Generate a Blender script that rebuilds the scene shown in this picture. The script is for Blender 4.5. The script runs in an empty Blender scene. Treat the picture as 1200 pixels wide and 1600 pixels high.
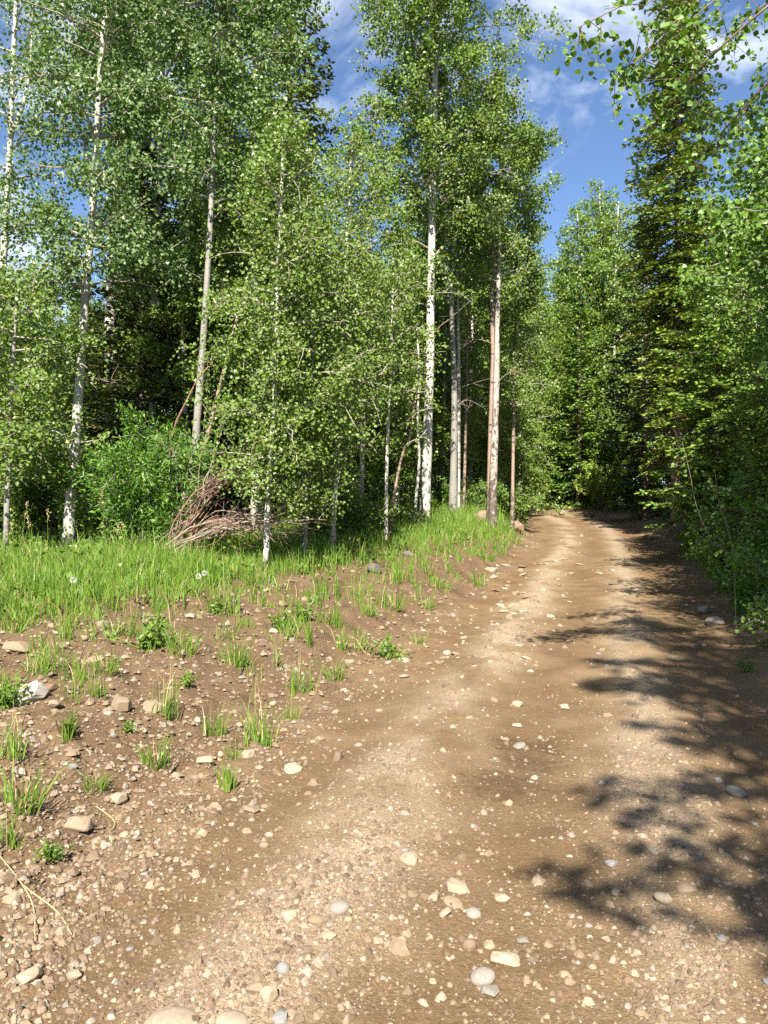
import bpy, bmesh, math, random
import numpy as np
from mathutils import Vector, Matrix

SC = bpy.context.scene
COL = SC.collection
F = 1202.0          # focal length of the photograph in its own pixels
CAMZ = 1.6
R = math.radians

# ------------------------------------------------------------------ camera, sky, sun, exposure
cam_d = bpy.data.cameras.new('camera'); cam = bpy.data.objects.new('camera', cam_d); COL.objects.link(cam)
cam.location = (0, 0, CAMZ); cam.rotation_euler = (R(90), 0, 0)
cam_d.sensor_fit = 'VERTICAL'; cam_d.sensor_height = 24.0; cam_d.lens = 24.0 / 2 / (800 / F)
cam_d.clip_start = 0.05; cam_d.clip_end = 6000
SC.camera = cam

SUN_EL, SUN_AZ = R(43), R(180 + 6)          # behind the camera, a little to its left
world = bpy.data.worlds.new('World'); SC.world = world; world.use_nodes = True
wn, wl = world.node_tree.nodes, world.node_tree.links
wn.clear()
wo = wn.new('ShaderNodeOutputWorld'); bg = wn.new('ShaderNodeBackground')
sky = wn.new('ShaderNodeTexSky'); sky.sky_type = 'NISHITA'; sky.sun_disc = False
sky.sun_elevation = SUN_EL; sky.sun_rotation = SUN_AZ; sky.altitude = 2600; sky.air_density = 1.1; sky.dust_density = 0.0; sky.ozone_density = 4.0
tc = wn.new('ShaderNodeTexCoord'); mp = wn.new('ShaderNodeMapping'); mp.inputs['Scale'].default_value = (1.0, 1.0, 1.7)
mp.inputs['Location'].default_value = (0.35, 0.1, 0.22)
nz = wn.new('ShaderNodeTexNoise'); nz.inputs['Scale'].default_value = 3.6; nz.inputs['Detail'].default_value = 9; nz.inputs['Roughness'].default_value = 0.55
nz.inputs['Distortion'].default_value = 0.4
rp = wn.new('ShaderNodeValToRGB'); rp.color_ramp.elements[0].position = 0.475; rp.color_ramp.elements[1].position = 0.72
mx = wn.new('ShaderNodeMix'); mx.data_type = 'RGBA'
wl.new(tc.outputs['Generated'], mp.inputs['Vector']); wl.new(mp.outputs['Vector'], nz.inputs['Vector'])
wl.new(nz.outputs['Fac'], rp.inputs['Fac']); wl.new(rp.outputs['Color'], mx.inputs['Factor'])
wl.new(sky.outputs['Color'], mx.inputs['A']); mx.inputs['B'].default_value = (9.0, 9.3, 9.9, 1)
wl.new(mx.outputs['Result'], bg.inputs['Color']); bg.inputs['Strength'].default_value = 0.066
wl.new(bg.outputs['Background'], wo.inputs['Surface'])

sun_d = bpy.data.lights.new('sun', 'SUN'); sun_d.energy = 5.0; sun_d.angle = R(0.53); sun_d.color = (1.0, 0.94, 0.84)
sun = bpy.data.objects.new('sun', sun_d); COL.objects.link(sun)
sdir = Vector((math.sin(SUN_AZ) * math.cos(SUN_EL), math.cos(SUN_AZ) * math.cos(SUN_EL), math.sin(SUN_EL)))
sun.rotation_euler = (-sdir).to_track_quat('-Z', 'Y').to_euler()
sun.location = sdir * 60
vs = SC.view_settings; vs.view_transform = 'Standard'; vs.look = 'None'; vs.exposure = 1.72; vs.gamma = 1.0; vs.use_curve_mapping = False
cy = SC.cycles
cy.max_bounces = 4; cy.diffuse_bounces = 2; cy.glossy_bounces = 1; cy.transmission_bounces = 3; cy.use_denoising = False; cy.transparent_max_bounces = 4
cy.caustics_reflective = False; cy.caustics_refractive = False

# ------------------------------------------------------------------ numeric helpers
rng = np.random.default_rng(7)

def vnoise(x, y, seed=0):
    x = np.asarray(x, float); y = np.asarray(y, float)
    xi = np.floor(x).astype(np.int64); yi = np.floor(y).astype(np.int64)
    fx = x - xi; fy = y - yi
    fx = fx * fx * (3 - 2 * fx); fy = fy * fy * (3 - 2 * fy)
    def h(a, b):
        n = (a * 374761393 + b * 668265263 + seed * 1274126177) & 0xffffffff
        n = ((n ^ (n >> 13)) * 1274126177) & 0xffffffff
        n = n ^ (n >> 16)
        return (n & 0xffff) / 32767.5 - 1.0
    return (h(xi, yi) * (1 - fx) + h(xi + 1, yi) * fx) * (1 - fy) + (h(xi, yi + 1) * (1 - fx) + h(xi + 1, yi + 1) * fx) * fy

def fbm(x, y, seed=0, oct=4, gain=0.5):
    a, s, t = 1.0, 0.0, 0.0
    for i in range(oct):
        s = s + a * vnoise(x * 2 ** i, y * 2 ** i, seed + i * 17); t += a; a *= gain
    return s / t

def sstep(a, b, x):
    if b < a: return 1 - sstep(b, a, x)
    t = np.clip((np.asarray(x, float) - a) / (b - a), 0, 1)
    return t * t * (3 - 2 * t)

# ------------------------------------------------------------------ the lie of the land
RC = np.array([(-7.0, -30), (-2.2, -7), (-0.15, 0), (1.05, 4.8), (2.35, 9.4), (4.3, 16), (6.3, 23), (7.9, 30), (8.5, 35), (7.9, 40), (5.2, 44.5), (0, 47.5), (-8, 50), (-30, 55)], float)
def catmull(P, n=12):
    out = []
    for i in range(len(P) - 1):
        p0, p1, p2, p3 = P[max(i - 1, 0)], P[i], P[i + 1], P[min(i + 2, len(P) - 1)]
        for k in range(n):
            t = k / n
            out.append(0.5 * (2 * p1 + (p2 - p0) * t + (2 * p0 - 5 * p1 + 4 * p2 - p3) * t * t + (3 * p1 - p0 - 3 * p2 + p3) * t ** 3))
    out.append(P[-1]); return np.array(out)
RL = catmull(RC, 6)
RLEN = np.concatenate([[0], np.cumsum(np.linalg.norm(np.diff(RL, axis=0), axis=1))])
RY0 = np.interp(0, RL[:20, 1], RLEN[:20])

def road_st(X, Y):
    """signed distance from the road's middle line (right positive) and distance along it"""
    X = np.asarray(X, float).ravel(); Y = np.asarray(Y, float).ravel()
    best = np.full(X.shape, 1e9); s = np.zeros_like(X); t = np.zeros_like(X)
    for i in range(len(RL) - 1):
        a, b = RL[i], RL[i + 1]; d = b - a; L2 = d @ d; L = math.sqrt(L2)
        u = np.clip(((X - a[0]) * d[0] + (Y - a[1]) * d[1]) / L2, 0, 1)
        ex, ey = X - (a[0] + u * d[0]), Y - (a[1] + u * d[1])
        q = ex * ex + ey * ey; m = q < best
        best = np.where(m, q, best)
        sg = np.sign(ex * d[1] - ey * d[0])
        s = np.where(m, sg * np.sqrt(q), s); t = np.where(m, RLEN[i] + u * L, t)
    return s, t - RY0

def ground(X, Y, fine=True):
    shp = np.shape(X)
    X = np.asarray(X, float).ravel(); Y = np.asarray(Y, float).ravel()
    s, t = road_st(X, Y)
    far = np.hypot(X, Y)
    zr = np.interp(t, [-40, 0, 7, 11, 16, 23, 33, 41, 60, 90], [-0.6, 0, 0, 0.08, 0.28, 0.64, 1.16, 1.58, 2.3, 3.0])
    dl = np.clip(-s - 1.95, 0, None); dr = np.clip(s - 2.05, 0, None)
    w = np.interp(t, [4, 18], [2.7, 1.15])
    z = zr + 0.85 * (1 - np.exp(-dl / w)) * sstep(0, 1.1, dl + 0.25) + 0.4 * (1 - np.exp(-dr / 1.6)) * sstep(0, 0.8, dr)
    z += 0.028 * np.clip(dl - 6, 0, 60) + 0.03 * np.clip(dr - 3, 0, 60)
    z += 0.12 * fbm(X * 0.35, Y * 0.35, 3, 3) * sstep(0.3, 3, np.maximum(dl, dr))
    z -= 0.4 * sstep(200, 1500, far)
    if fine:
        inr = 1 - sstep(0.0, 0.8, np.maximum(dl, dr))
        # wheel ruts and gravel ridges
        z += inr * (0.032 * np.exp(-((s + 0.8) / 0.28) ** 2) + 0.02 * np.exp(-((s - 0.65) / 0.25) ** 2) - 0.035 * np.exp(-((s - 1.4) / 0.4) ** 2) - 0.03 * np.exp(-((s + 1.45) / 0.25) ** 2) - 0.02 * np.exp(-((s + 0.1) / 0.35) ** 2))
        near = 1 - sstep(18, 30, far)
        z += near * (0.020 * fbm(X * 1.3, Y * 1.3, 5, 3) + 0.010 * fbm(X * 5, Y * 5, 9, 3))
        cl = sstep(1.2, 2.4, -s) * near
        z += cl * (0.075 * np.abs(fbm(X * 4.5, Y * 4.5, 21, 3)) + 0.046 * fbm(X * 11, Y * 11, 23, 3))
        z += near * 0.006 * fbm(X * 22, Y * 22, 31, 2)
    return z.reshape(shp)

def gz(x, y):
    return float(ground(np.array([x]), np.array([y]))[0])

def at(px, D, py=None):
    """the point of the ground (or of height py) seen at picture column px, D metres ahead"""
    x = (px - 600) / F * D
    return Vector((x, D, gz(x, D) if py is None else CAMZ + (800 - py) / F * D))

def beside(s, Y):
    """a point s metres right of the road's middle, Y metres ahead"""
    x = float(np.interp(Y, RL[:48, 1], RL[:48, 0])) + s * 1.04
    return Vector((x, Y, gz(x, Y)))

def hit(px, py):
    """where the sight line through a picture point meets the ground"""
    Ds = np.concatenate([np.arange(1.5, 12, 0.12), np.arange(12, 50, 0.5)])
    for step in (0, 1):
        X = (px - 600) / F * Ds; Z = CAMZ + (800 - py) / F * Ds
        g = ground(X, Ds)
        k = int(np.argmax(g >= Z)) if np.any(g >= Z) else len(Ds) - 1
        if step == 0: Ds = np.linspace(Ds[max(k - 1, 0)], Ds[k], 14)
    return Vector((X[k], Ds[k], g[k]))

# ------------------------------------------------------------------ mesh helpers
class MB:
    def __init__(self):
        self.v = []; self.f = []; self.n = 0      # f: list of (array NxK, material index)
    def add(self, v, f, m=0):
        v = np.asarray(v, float).reshape(-1, 3); f = np.asarray(f, np.int64)
        self.v.append(v); self.f.append((f + self.n, m)); self.n += len(v)
    def tube(self, pts, rad, ns=6, m=0, cap=True):
        P = np.asarray(pts, float); k = len(P); rad = np.broadcast_to(np.asarray(rad, float), (k,))
        T = np.gradient(P, axis=0); T /= np.linalg.norm(T, axis=1)[:, None] + 1e-9
        ref = np.array([0, 1.0, 0]) if abs(T[0, 1]) < 0.8 else np.array([1.0, 0, 0])
        A = np.cross(T, ref); A /= np.linalg.norm(A, axis=1)[:, None] + 1e-9
        B = np.cross(T, A)
        th = np.arange(ns) * 2 * math.pi / ns
        V = P[:, None, :] + rad[:, None, None] * (A[:, None, :] * np.cos(th)[None, :, None] + B[:, None, :] * np.sin(th)[None, :, None])
        i = np.arange(k - 1)[:, None] * ns; j = np.arange(ns)[None, :]; j2 = (j + 1) % ns
        Q = np.stack([i + j, i + j2, i + ns + j2, i + ns + j], -1).reshape(-1, 4)
        self.add(V.reshape(-1, 3), Q, m)
        if cap and ns > 3:
            base = self.n - k * ns
            self.f.append((np.arange(ns)[None, :] + base + (k - 1) * ns, m))
    def mesh(self, name, mats, smooth=False):
        me = bpy.data.meshes.new(name)
        V = np.concatenate(self.v) if self.v else np.zeros((0, 3))
        me.vertices.add(len(V)); me.vertices.foreach_set('co', V.astype(np.float32).ravel())
        nl = sum(f.size for f, _ in self.f); npoly = sum(len(f) for f, _ in self.f)
        me.loops.add(nl); me.polygons.add(npoly)
        me.loops.foreach_set('vertex_index', np.concatenate([f.ravel() for f, _ in self.f]).astype(np.int32))
        cnt = np.concatenate([np.full(len(f), f.shape[1]) for f, _ in self.f])
        me.polygons.foreach_set('loop_start', np.concatenate([[0], np.cumsum(cnt)[:-1]]).astype(np.int32))
        for m in mats: me.materials.append(m)
        me.polygons.foreach_set('material_index', np.concatenate([np.full(len(f), m) for f, m in self.f]).astype(np.int32))
        me.polygons.foreach_set('use_smooth', np.full(npoly, smooth))
        me.update(calc_edges=True)
        return me

def link(name, me, parent=None, loc=None, kind=None):
    o = bpy.data.objects.new(name, me); COL.objects.link(o)
    if parent is not None: o.parent = parent
    if loc is not None: o.location = loc
    if kind: o['kind'] = kind
    return o
def tag(o, label, cat, group=None):
    o['label'] = label; o['category'] = cat
    if group: o['group'] = group
    return o
def thing(name, label, cat, loc=(0, 0, 0), rz=0.0, group=None):
    o = bpy.data.objects.new(name, None); COL.objects.link(o); o.empty_display_size = 0.1
    o.location = loc; o.rotation_euler = (0, 0, rz)
    return tag(o, label, cat, group)
def copy_tree(root, loc, rz, sc, label, group=None):
    c = root.copy(); COL.objects.link(c); c.location = loc; c.rotation_euler = (0, 0, rz)
    c.scale = (sc, sc, sc) if not hasattr(sc, '__len__') else sc
    c['label'] = label
    if group: c['group'] = group
    for ch in root.children:
        d = ch.copy(); COL.objects.link(d); d.parent = c
    return c

# ------------------------------------------------------------------ materials
def mat(name):
    m = bpy.data.materials.new(name); m.use_nodes = True
    nt = m.node_tree; nt.nodes.clear()
    return m, nt.nodes, nt.links
def ramp(n, l, src, stops):
    r = n.new('ShaderNodeValToRGB'); e = r.color_ramp.elements
    while len(e) < len(stops): e.new(0.5)
    for q, (p, c) in zip(e, stops): q.position = p; q.color = (*c, 1)
    l.new(src, r.inputs['Fac']); return r.outputs['Color']
def noise(n, l, vec, scale, detail=4, rough=0.5):
    t = n.new('ShaderNodeTexNoise'); t.inputs['Scale'].default_value = scale; t.inputs['Detail'].default_value = detail; t.inputs['Roughness'].default_value = rough
    if vec is not None: l.new(vec, t.inputs['Vector'])
    return t.outputs['Fac']
def mixc(n, l, f, a, b, mode='MIX'):
    m = n.new('ShaderNodeMix'); m.data_type = 'RGBA'; m.blend_type = mode
    for key, val in (('Factor', f), ('A', a), ('B', b)):
        if isinstance(val, (float, int)): m.inputs[key].default_value = val
        elif isinstance(val, tuple): m.inputs[key].default_value = (*val, 1)
        else: l.new(val, m.inputs[key])
    return m.outputs['Result']
def math_(n, l, op, a, b=0.0, clamp=False):
    m = n.new('ShaderNodeMath'); m.operation = op; m.use_clamp = clamp
    for i, v in enumerate((a, b)):
        if isinstance(v, (float, int)): m.inputs[i].default_value = v
        else: l.new(v, m.inputs[i])
    return m.outputs[0]

def leaf_mat(name, stops, trans=0.32, rough=0.42, back=None, tcol=(1.25, 1.35, 0.55)):
    m, n, l = mat(name)
    g = n.new('ShaderNodeNewGeometry')
    c = ramp(n, l, g.outputs['Random Per Island'], stops)
    if back:
        c2 = mixc(n, l, g.outputs['Backfacing'], c, back)
    else: c2 = c
    p = n.new('ShaderNodeBsdfPrincipled'); l.new(c2, p.inputs['Base Color']); p.inputs['Roughness'].default_value = rough
    p.inputs['Specular IOR Level'].default_value = 0.32
    t = n.new('ShaderNodeBsdfTranslucent'); l.new(mixc(n, l, 1.0, c, tcol, 'MULTIPLY'), t.inputs['Color'])
    s = n.new('ShaderNodeMixShader'); s.inputs[0].default_value = trans
    l.new(p.outputs[0], s.inputs[1]); l.new(t.outputs[0], s.inputs[2])
    o = n.new('ShaderNodeOutputMaterial'); l.new(s.outputs[0], o.inputs['Surface'])
    return m

M_ASPEN = leaf_mat('aspen_leaf', [(0, (0.072, 0.135, 0.012)), (0.5, (0.122, 0.196, 0.018)), (0.9, (0.172, 0.245, 0.030)), (1, (0.24, 0.28, 0.06))], back=(0.135, 0.195, 0.042), trans=0.3)
M_ASPEN_BLUE = leaf_mat('aspen_leaf_cool', [(0, (0.052, 0.108, 0.018)), (0.5, (0.090, 0.160, 0.030)), (1, (0.145, 0.215, 0.055))], back=(0.112, 0.175, 0.058), trans=0.28)
M_ASPEN_DEEP = leaf_mat('roadside_leaf', [(0, (0.055, 0.125, 0.010)), (0.5, (0.092, 0.185, 0.015)), (1, (0.155, 0.25, 0.025))], back=(0.11, 0.19, 0.035), trans=0.3)
M_WILLOW = leaf_mat('willow_leaf', [(0, (0.050, 0.120, 0.015)), (0.5, (0.085, 0.185, 0.022)), (1, (0.15, 0.26, 0.035))], trans=0.3)
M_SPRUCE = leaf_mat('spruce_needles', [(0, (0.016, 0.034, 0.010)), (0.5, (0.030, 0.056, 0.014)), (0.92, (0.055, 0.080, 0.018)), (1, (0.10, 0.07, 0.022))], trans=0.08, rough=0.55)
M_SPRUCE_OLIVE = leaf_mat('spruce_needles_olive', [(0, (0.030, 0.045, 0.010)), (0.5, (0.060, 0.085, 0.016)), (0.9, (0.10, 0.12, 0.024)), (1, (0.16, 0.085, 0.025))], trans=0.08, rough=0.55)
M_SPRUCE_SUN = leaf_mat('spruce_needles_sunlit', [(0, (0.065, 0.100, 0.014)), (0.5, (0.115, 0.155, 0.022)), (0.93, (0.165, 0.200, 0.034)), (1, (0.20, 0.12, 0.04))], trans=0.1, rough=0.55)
M_FIR = leaf_mat('fir_needles', [(0, (0.045, 0.095, 0.016)), (0.5, (0.080, 0.145, 0.022)), (1, (0.12, 0.19, 0.03))], trans=0.12, rough=0.5)
M_FIR_TIP = leaf_mat('fir_new_growth', [(0, (0.13, 0.21, 0.025)), (0.6, (0.19, 0.27, 0.035)), (1, (0.25, 0.32, 0.05))], trans=0.15, rough=0.5)
M_GRASS = leaf_mat('grass_blade', [(0, (0.080, 0.160, 0.018)), (0.5, (0.130, 0.232, 0.026)), (0.9, (0.185, 0.285, 0.042)), (1, (0.30, 0.27, 0.10))], trans=0.35, rough=0.45)
M_STRAW = leaf_mat('straw', [(0, (0.30, 0.22, 0.11)), (1, (0.48, 0.38, 0.20))], trans=0.15, rough=0.6, tcol=(1, 1, 1))
M_HERB = leaf_mat('herb_leaf', [(0, (0.070, 0.130, 0.016)), (0.6, (0.120, 0.190, 0.028)), (1, (0.175, 0.235, 0.048))], trans=0.28)
M_SEED = leaf_mat('seed_fluff', [(0, (0.6, 0.6, 0.57)), (1, (0.8, 0.8, 0.76))], trans=0.3, tcol=(1, 1, 1))

def bark_aspen(name, pale, dark, marks=1.0, foot=0.9):
    m, n, l = mat(name)
    tcn = n.new('ShaderNodeTexCoord'); ob = tcn.outputs['Object']
    def mapped(sx, sz):
        q = n.new('ShaderNodeMapping'); q.inputs['Scale'].default_value = (sx, sx, sz); l.new(ob, q.inputs['Vector']); return q.outputs['Vector']
    base = ramp(n, l, noise(n, l, mapped(5, 2.2), 1.0, 4), [(0.3, tuple(x * 0.72 for x in pale)), (0.7, pale)])
    lent = ramp(n, l, noise(n, l, mapped(4.5, 38), 1.0, 3, 0.6), [(0.60, (0, 0, 0)), (0.70, (1, 1, 1))])
    v = n.new('ShaderNodeTexVoronoi'); v.inputs['Scale'].default_value = 1.0; l.new(mapped(4.2, 4.6), v.inputs['Vector'])
    wob = noise(n, l, mapped(22, 22), 1.0, 3)
    eye = math_(n, l, 'LESS_THAN', math_(n, l, 'ADD', v.outputs['Distance'], math_(n, l, 'MULTIPLY', wob, 0.36)), math_(n, l, 'MULTIPLY', noise(n, l, mapped(0.9, 0.8), 1.0, 2), 0.62))
    sep = n.new('ShaderNodeSeparateXYZ'); l.new(ob, sep.inputs[0])
    low = n.new('ShaderNodeMapRange'); l.new(sep.outputs['Z'], low.inputs['Value']); low.inputs['From Min'].default_value = 0.1; low.inputs['From Max'].default_value = foot; low.inputs['To Min'].default_value = 0.32; low.inputs['To Max'].default_value = 0.0
    pn = ramp(n, l, math_(n, l, 'ADD', noise(n, l, mapped(9, 5), 1.0, 5, 0.65), low.outputs[0]), [(0.70, (0, 0, 0)), (0.78, (1, 1, 1))])
    c = mixc(n, l, math_(n, l, 'MULTIPLY', lent, 0.42 * marks), base, dark)
    c = mixc(n, l, math_(n, l, 'MULTIPLY', eye, 0.95 * min(marks, 1)), c, dark)
    c = mixc(n, l, pn, c, dark)
    p = n.new('ShaderNodeBsdfPrincipled'); l.new(c, p.inputs['Base Color']); p.inputs['Roughness'].default_value = 0.75
    b = n.new('ShaderNodeBump'); b.inputs['Strength'].default_value = 0.5; b.inputs['Distance'].default_value = 0.02
    l.new(noise(n, l, mapped(14, 30), 1.0, 4), b.inputs['Height']); l.new(b.outputs[0], p.inputs['Normal'])
    o = n.new('ShaderNodeOutputMaterial'); l.new(p.outputs[0], o.inputs['Surface'])
    return m
M_BARK = bark_aspen('aspen_bark', (0.52, 0.49, 0.41), (0.07, 0.06, 0.05), 0.75)
M_BARK_SOFT = bark_aspen('aspen_bark_soft', (0.43, 0.41, 0.34), (0.05, 0.045, 0.038))
M_BARK_WORN = bark_aspen('aspen_bark_worn', (0.36, 0.315, 0.265), (0.075, 0.055, 0.042), 1.3, 7.0)
M_BARK_GREY = bark_aspen('aspen_bark_grey', (0.225, 0.215, 0.18), (0.05, 0.045, 0.04), 0.9)
M_BARK_BROWN = bark_aspen('weathered_bark', (0.27, 0.195, 0.145), (0.05, 0.04, 0.032), 1.0, 2.5)

def wood_mat(name, a, b, sc=30):
    m, n, l = mat(name)
    tcn = n.new('ShaderNodeTexCoord')
    c = ramp(n, l, noise(n, l, tcn.outputs['Object'], sc, 5, 0.6), [(0.3, a), (0.7, b)])
    p = n.new('ShaderNodeBsdfPrincipled'); l.new(c, p.inputs['Base Color']); p.inputs['Roughness'].default_value = 0.8
    o = n.new('ShaderNodeOutputMaterial'); l.new(p.outputs[0], o.inputs['Surface'])
    return m
M_TWIG = wood_mat('twig', (0.20, 0.17, 0.12), (0.42, 0.38, 0.30), 12)
M_DEAD = wood_mat('dead_wood', (0.12, 0.09, 0.066), (0.28, 0.22, 0.165), 10)
M_BRUSH = wood_mat('brush_wood', (0.085, 0.042, 0.026), (0.25, 0.15, 0.095), 8)
M_SBARK = wood_mat('spruce_bark', (0.07, 0.045, 0.032), (0.19, 0.13, 0.10), 14)

def stone_mat(name, stops, per_object=True):
    m, n, l = mat(name)
    tcn = n.new('ShaderNodeTexCoord')
    if per_object:
        oi = n.new('ShaderNodeObjectInfo'); src = oi.outputs['Random']
    else:
        g = n.new('ShaderNodeNewGeometry'); src = g.outputs['Random Per Island']
    c = ramp(n, l, src, stops)
    nn = noise(n, l, tcn.outputs['Object'], 9 if per_object else 60, 6, 0.65)
    c = mixc(n, l, 1.0, c, ramp(n, l, nn, [(0.25, (0.68, 0.66, 0.63)), (0.75, (1.15, 1.13, 1.1))]), 'MULTIPLY')
    if per_object:   # soil clinging round the foot
        nd = noise(n, l, tcn.outputs['Object'], 4, 4, 0.6)
        c = mixc(n, l, math_(n, l, 'MULTIPLY', ramp(n, l, nd, [(0.5, (0, 0, 0)), (0.72, (1, 1, 1))]), 0.6), c, (0.19, 0.13, 0.075))
    p = n.new('ShaderNodeBsdfPrincipled'); l.new(c, p.inputs['Base Color']); p.inputs['Roughness'].default_value = 0.85
    b = n.new('ShaderNodeBump'); b.inputs['Strength'].default_value = 0.35; b.inputs['Distance'].default_value = 0.004
    l.new(nn, b.inputs['Height']); l.new(b.outputs[0], p.inputs['Normal'])
    o = n.new('ShaderNodeOutputMaterial'); l.new(p.outputs[0], o.inputs['Surface'])
    return m
M_ST = {
    'tan': stone_mat('tan_stone', [(0, (0.185, 0.134, 0.084)), (1, (0.245, 0.185, 0.124))]),
    'cream': stone_mat('cream_stone', [(0, (0.245, 0.194, 0.134)), (1, (0.325, 0.266, 0.19))]),
    'grey': stone_mat('grey_stone', [(0, (0.17, 0.152, 0.132)), (1, (0.235, 0.21, 0.182))]),
    'brown': stone_mat('brown_stone', [(0, (0.14, 0.092, 0.058)), (1, (0.20, 0.138, 0.09))]),
    'white': stone_mat('white_stone', [(0, (0.37, 0.34, 0.285)), (1, (0.40, 0.37, 0.315))]),
    'blue-grey': stone_mat('bluegrey_stone', [(0, (0.155, 0.155, 0.152)), (1, (0.20, 0.20, 0.197))]),
    'dark': stone_mat('dark_stone', [(0, (0.08, 0.072, 0.064)), (1, (0.12, 0.105, 0.09))]),
}
M_GRAVEL = stone_mat('gravel', [(0, (0.092, 0.060, 0.036)), (0.35, (0.145, 0.100, 0.062)), (0.7, (0.205, 0.150, 0.096)), (0.88, (0.27, 0.212, 0.145)), (0.94, (0.17, 0.155, 0.137)), (1, (0.33, 0.272, 0.198))], False)

def ground_mat():
    m, n, l = mat('dirt_ground')
    tcn = n.new('ShaderNodeTexCoord'); ob = tcn.outputs['Object']
    def att(k):
        a = n.new('ShaderNodeAttribute'); a.attribute_name = k; return a.outputs['Fac']
    soil = ramp(n, l, noise(n, l, ob, 1.7, 8, 0.62), [(0.30, (0.104, 0.066, 0.032)), (0.50, (0.160, 0.106, 0.055)), (0.72, (0.225, 0.158, 0.092))])
    spk = ramp(n, l, noise(n, l, ob, 70, 3, 0.7), [(0.36, (0.72, 0.70, 0.68)), (0.52, (1, 1, 1)), (0.68, (1.30, 1.28, 1.25))])
    soil = mixc(n, l, 1.0, soil, spk, 'MULTIPLY')
    vor = n.new('ShaderNodeTexVoronoi'); vor.inputs['Scale'].default_value = 75; l.new(ob, vor.inputs['Vector'])
    grit = ramp(n, l, vor.outputs['Distance'], [(0.22, (1, 1, 1)), (0.34, (0, 0, 0))])
    gm = math_(n, l, 'MULTIPLY', grit, ramp(n, l, math_(n, l, 'ADD', noise(n, l, ob, 5, 4), math_(n, l, 'MULTIPLY', att('gravel'), 0.35)), [(0.5, (0, 0, 0)), (0.8, (1, 1, 1))]))
    vr = ramp(n, l, vor.outputs['Color'], [(0.2, (0.22, 0.16, 0.10)), (0.8, (0.38, 0.31, 0.22))])
    c = mixc(n, l, gm, soil, vr)
    pale = mixc(n, l, math_(n, l, 'MULTIPLY', att('gravel'), 0.75), c, mixc(n, l, 1.0, (0.335, 0.262, 0.180), spk, 'MULTIPLY'))
    pale = mixc(n, l, math_(n, l, 'MULTIPLY', att('track'), ramp(n, l, noise(n, l, ob, 0.8, 5, 0.6), [(0.35, (0.15, 0.15, 0.15)), (0.6, (0.85, 0.85, 0.85))])), pale, mixc(n, l, 1.0, (0.118, 0.072, 0.033), ramp(n, l, noise(n, l, ob, 30, 4, 0.7), [(0.35, (0.8, 0.8, 0.8)), (0.65, (1.15, 1.15, 1.15))]), 'MULTIPLY'))
    bankc = mixc(n, l, 1.0, ramp(n, l, noise(n, l, ob, 3, 7, 0.6), [(0.3, (0.064, 0.038, 0.020)), (0.7, (0.152, 0.098, 0.055))]), spk, 'MULTIPLY')
    c = mixc(n, l, math_(n, l, 'MULTIPLY', att('bank'), 0.75), pale, bankc)
    litter = ramp(n, l, noise(n, l, ob, 20, 6, 0.7), [(0.3, (0.05, 0.036, 0.02)), (0.55, (0.10, 0.075, 0.04)), (0.75, (0.10, 0.12, 0.035))])
    c = mixc(n, l, att('forest'), c, litter)
    damp = ramp(n, l, math_(n, l, 'ADD', math_(n, l, 'MULTIPLY', att('damp'), 0.45), math_(n, l, 'MULTIPLY', noise(n, l, ob, 14, 8, 0.8), 1.0)), [(0.70, (0, 0, 0)), (0.92, (1, 1, 1))])
    c = mixc(n, l, math_(n, l, 'MULTIPLY', damp, 0.75), c, mixc(n, l, 1.0, (0.070, 0.042, 0.020), spk, 'MULTIPLY'))
    p = n.new('ShaderNodeBsdfPrincipled'); l.new(c, p.inputs['Base Color']); p.inputs['Roughness'].default_value = 0.95; p.inputs['Specular IOR Level'].default_value = 0.2
    h = math_(n, l, 'ADD', math_(n, l, 'MULTIPLY', noise(n, l, ob, 45, 6, 0.7), 1.0), math_(n, l, 'MULTIPLY', gm, 0.5))
    b = n.new('ShaderNodeBump'); b.inputs['Strength'].default_value = 0.9; b.inputs['Distance'].default_value = 0.016
    l.new(h, b.inputs['Height']); l.new(b.outputs[0], p.inputs['Normal'])
    o = n.new('ShaderNodeOutputMaterial'); l.new(p.outputs[0], o.inputs['Surface'])
    return m
M_GROUND = ground_mat()

# ------------------------------------------------------------------ ground sheet
def axis(segs):
    out = [segs[0][0]]
    for a, b, st in segs:
        k = max(1, int(round((b - a) / st))); out += list(a + (b - a) * np.arange(1, k + 1) / k)
    return np.array(out)
gy = axis([(-60, -6, 3), (-6, 1.6, 0.3), (1.6, 5, 0.035), (5, 9, 0.065), (9, 14, 0.12), (14, 26, 0.2), (26, 60, 0.8), (60, 160, 8), (160, 2400, 160)])
gx = axis([(-2400, -160, 160), (-160, -40, 8), (-40, -14, 1.3), (-14, -5, 0.16), (-5, -2.6, 0.08), (-2.6, 2.8, 0.042), (2.8, 6, 0.09), (6, 14, 0.2), (14, 40, 1.3), (40, 160, 8), (160, 2400, 160)])
GX, GY = np.meshgrid(gx, gy)
GZ = ground(GX, GY)
b = MB(); ny, nx = GX.shape
i = np.arange(ny - 1)[:, None] * nx + np.arange(nx - 1)[None, :]
b.add(np.stack([GX, GY, GZ], -1).reshape(-1, 3), np.stack([i, i + 1, i + nx + 1, i + nx], -1).reshape(-1, 4))
gme = b.mesh('ground', [M_GROUND], True)
S_, T_ = road_st(GX, GY)
def gravel_band(s, X, Y):
    w = fbm(X * 1.1, Y * 1.1, 41, 3)
    return np.clip(np.exp(-((s + 0.85 + 0.25 * w) / 0.30) ** 2) + 0.9 * np.exp(-((s - 0.62 - 0.2 * w) / 0.24) ** 2) + 0.45 * sstep(1.9, 2.4, s) * (1 - sstep(2.6, 3.2, s)), 0, 1) * sstep(-0.45, 0.25, fbm(X * 2.3, Y * 1.6, 47, 3) + 0.1)
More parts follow.
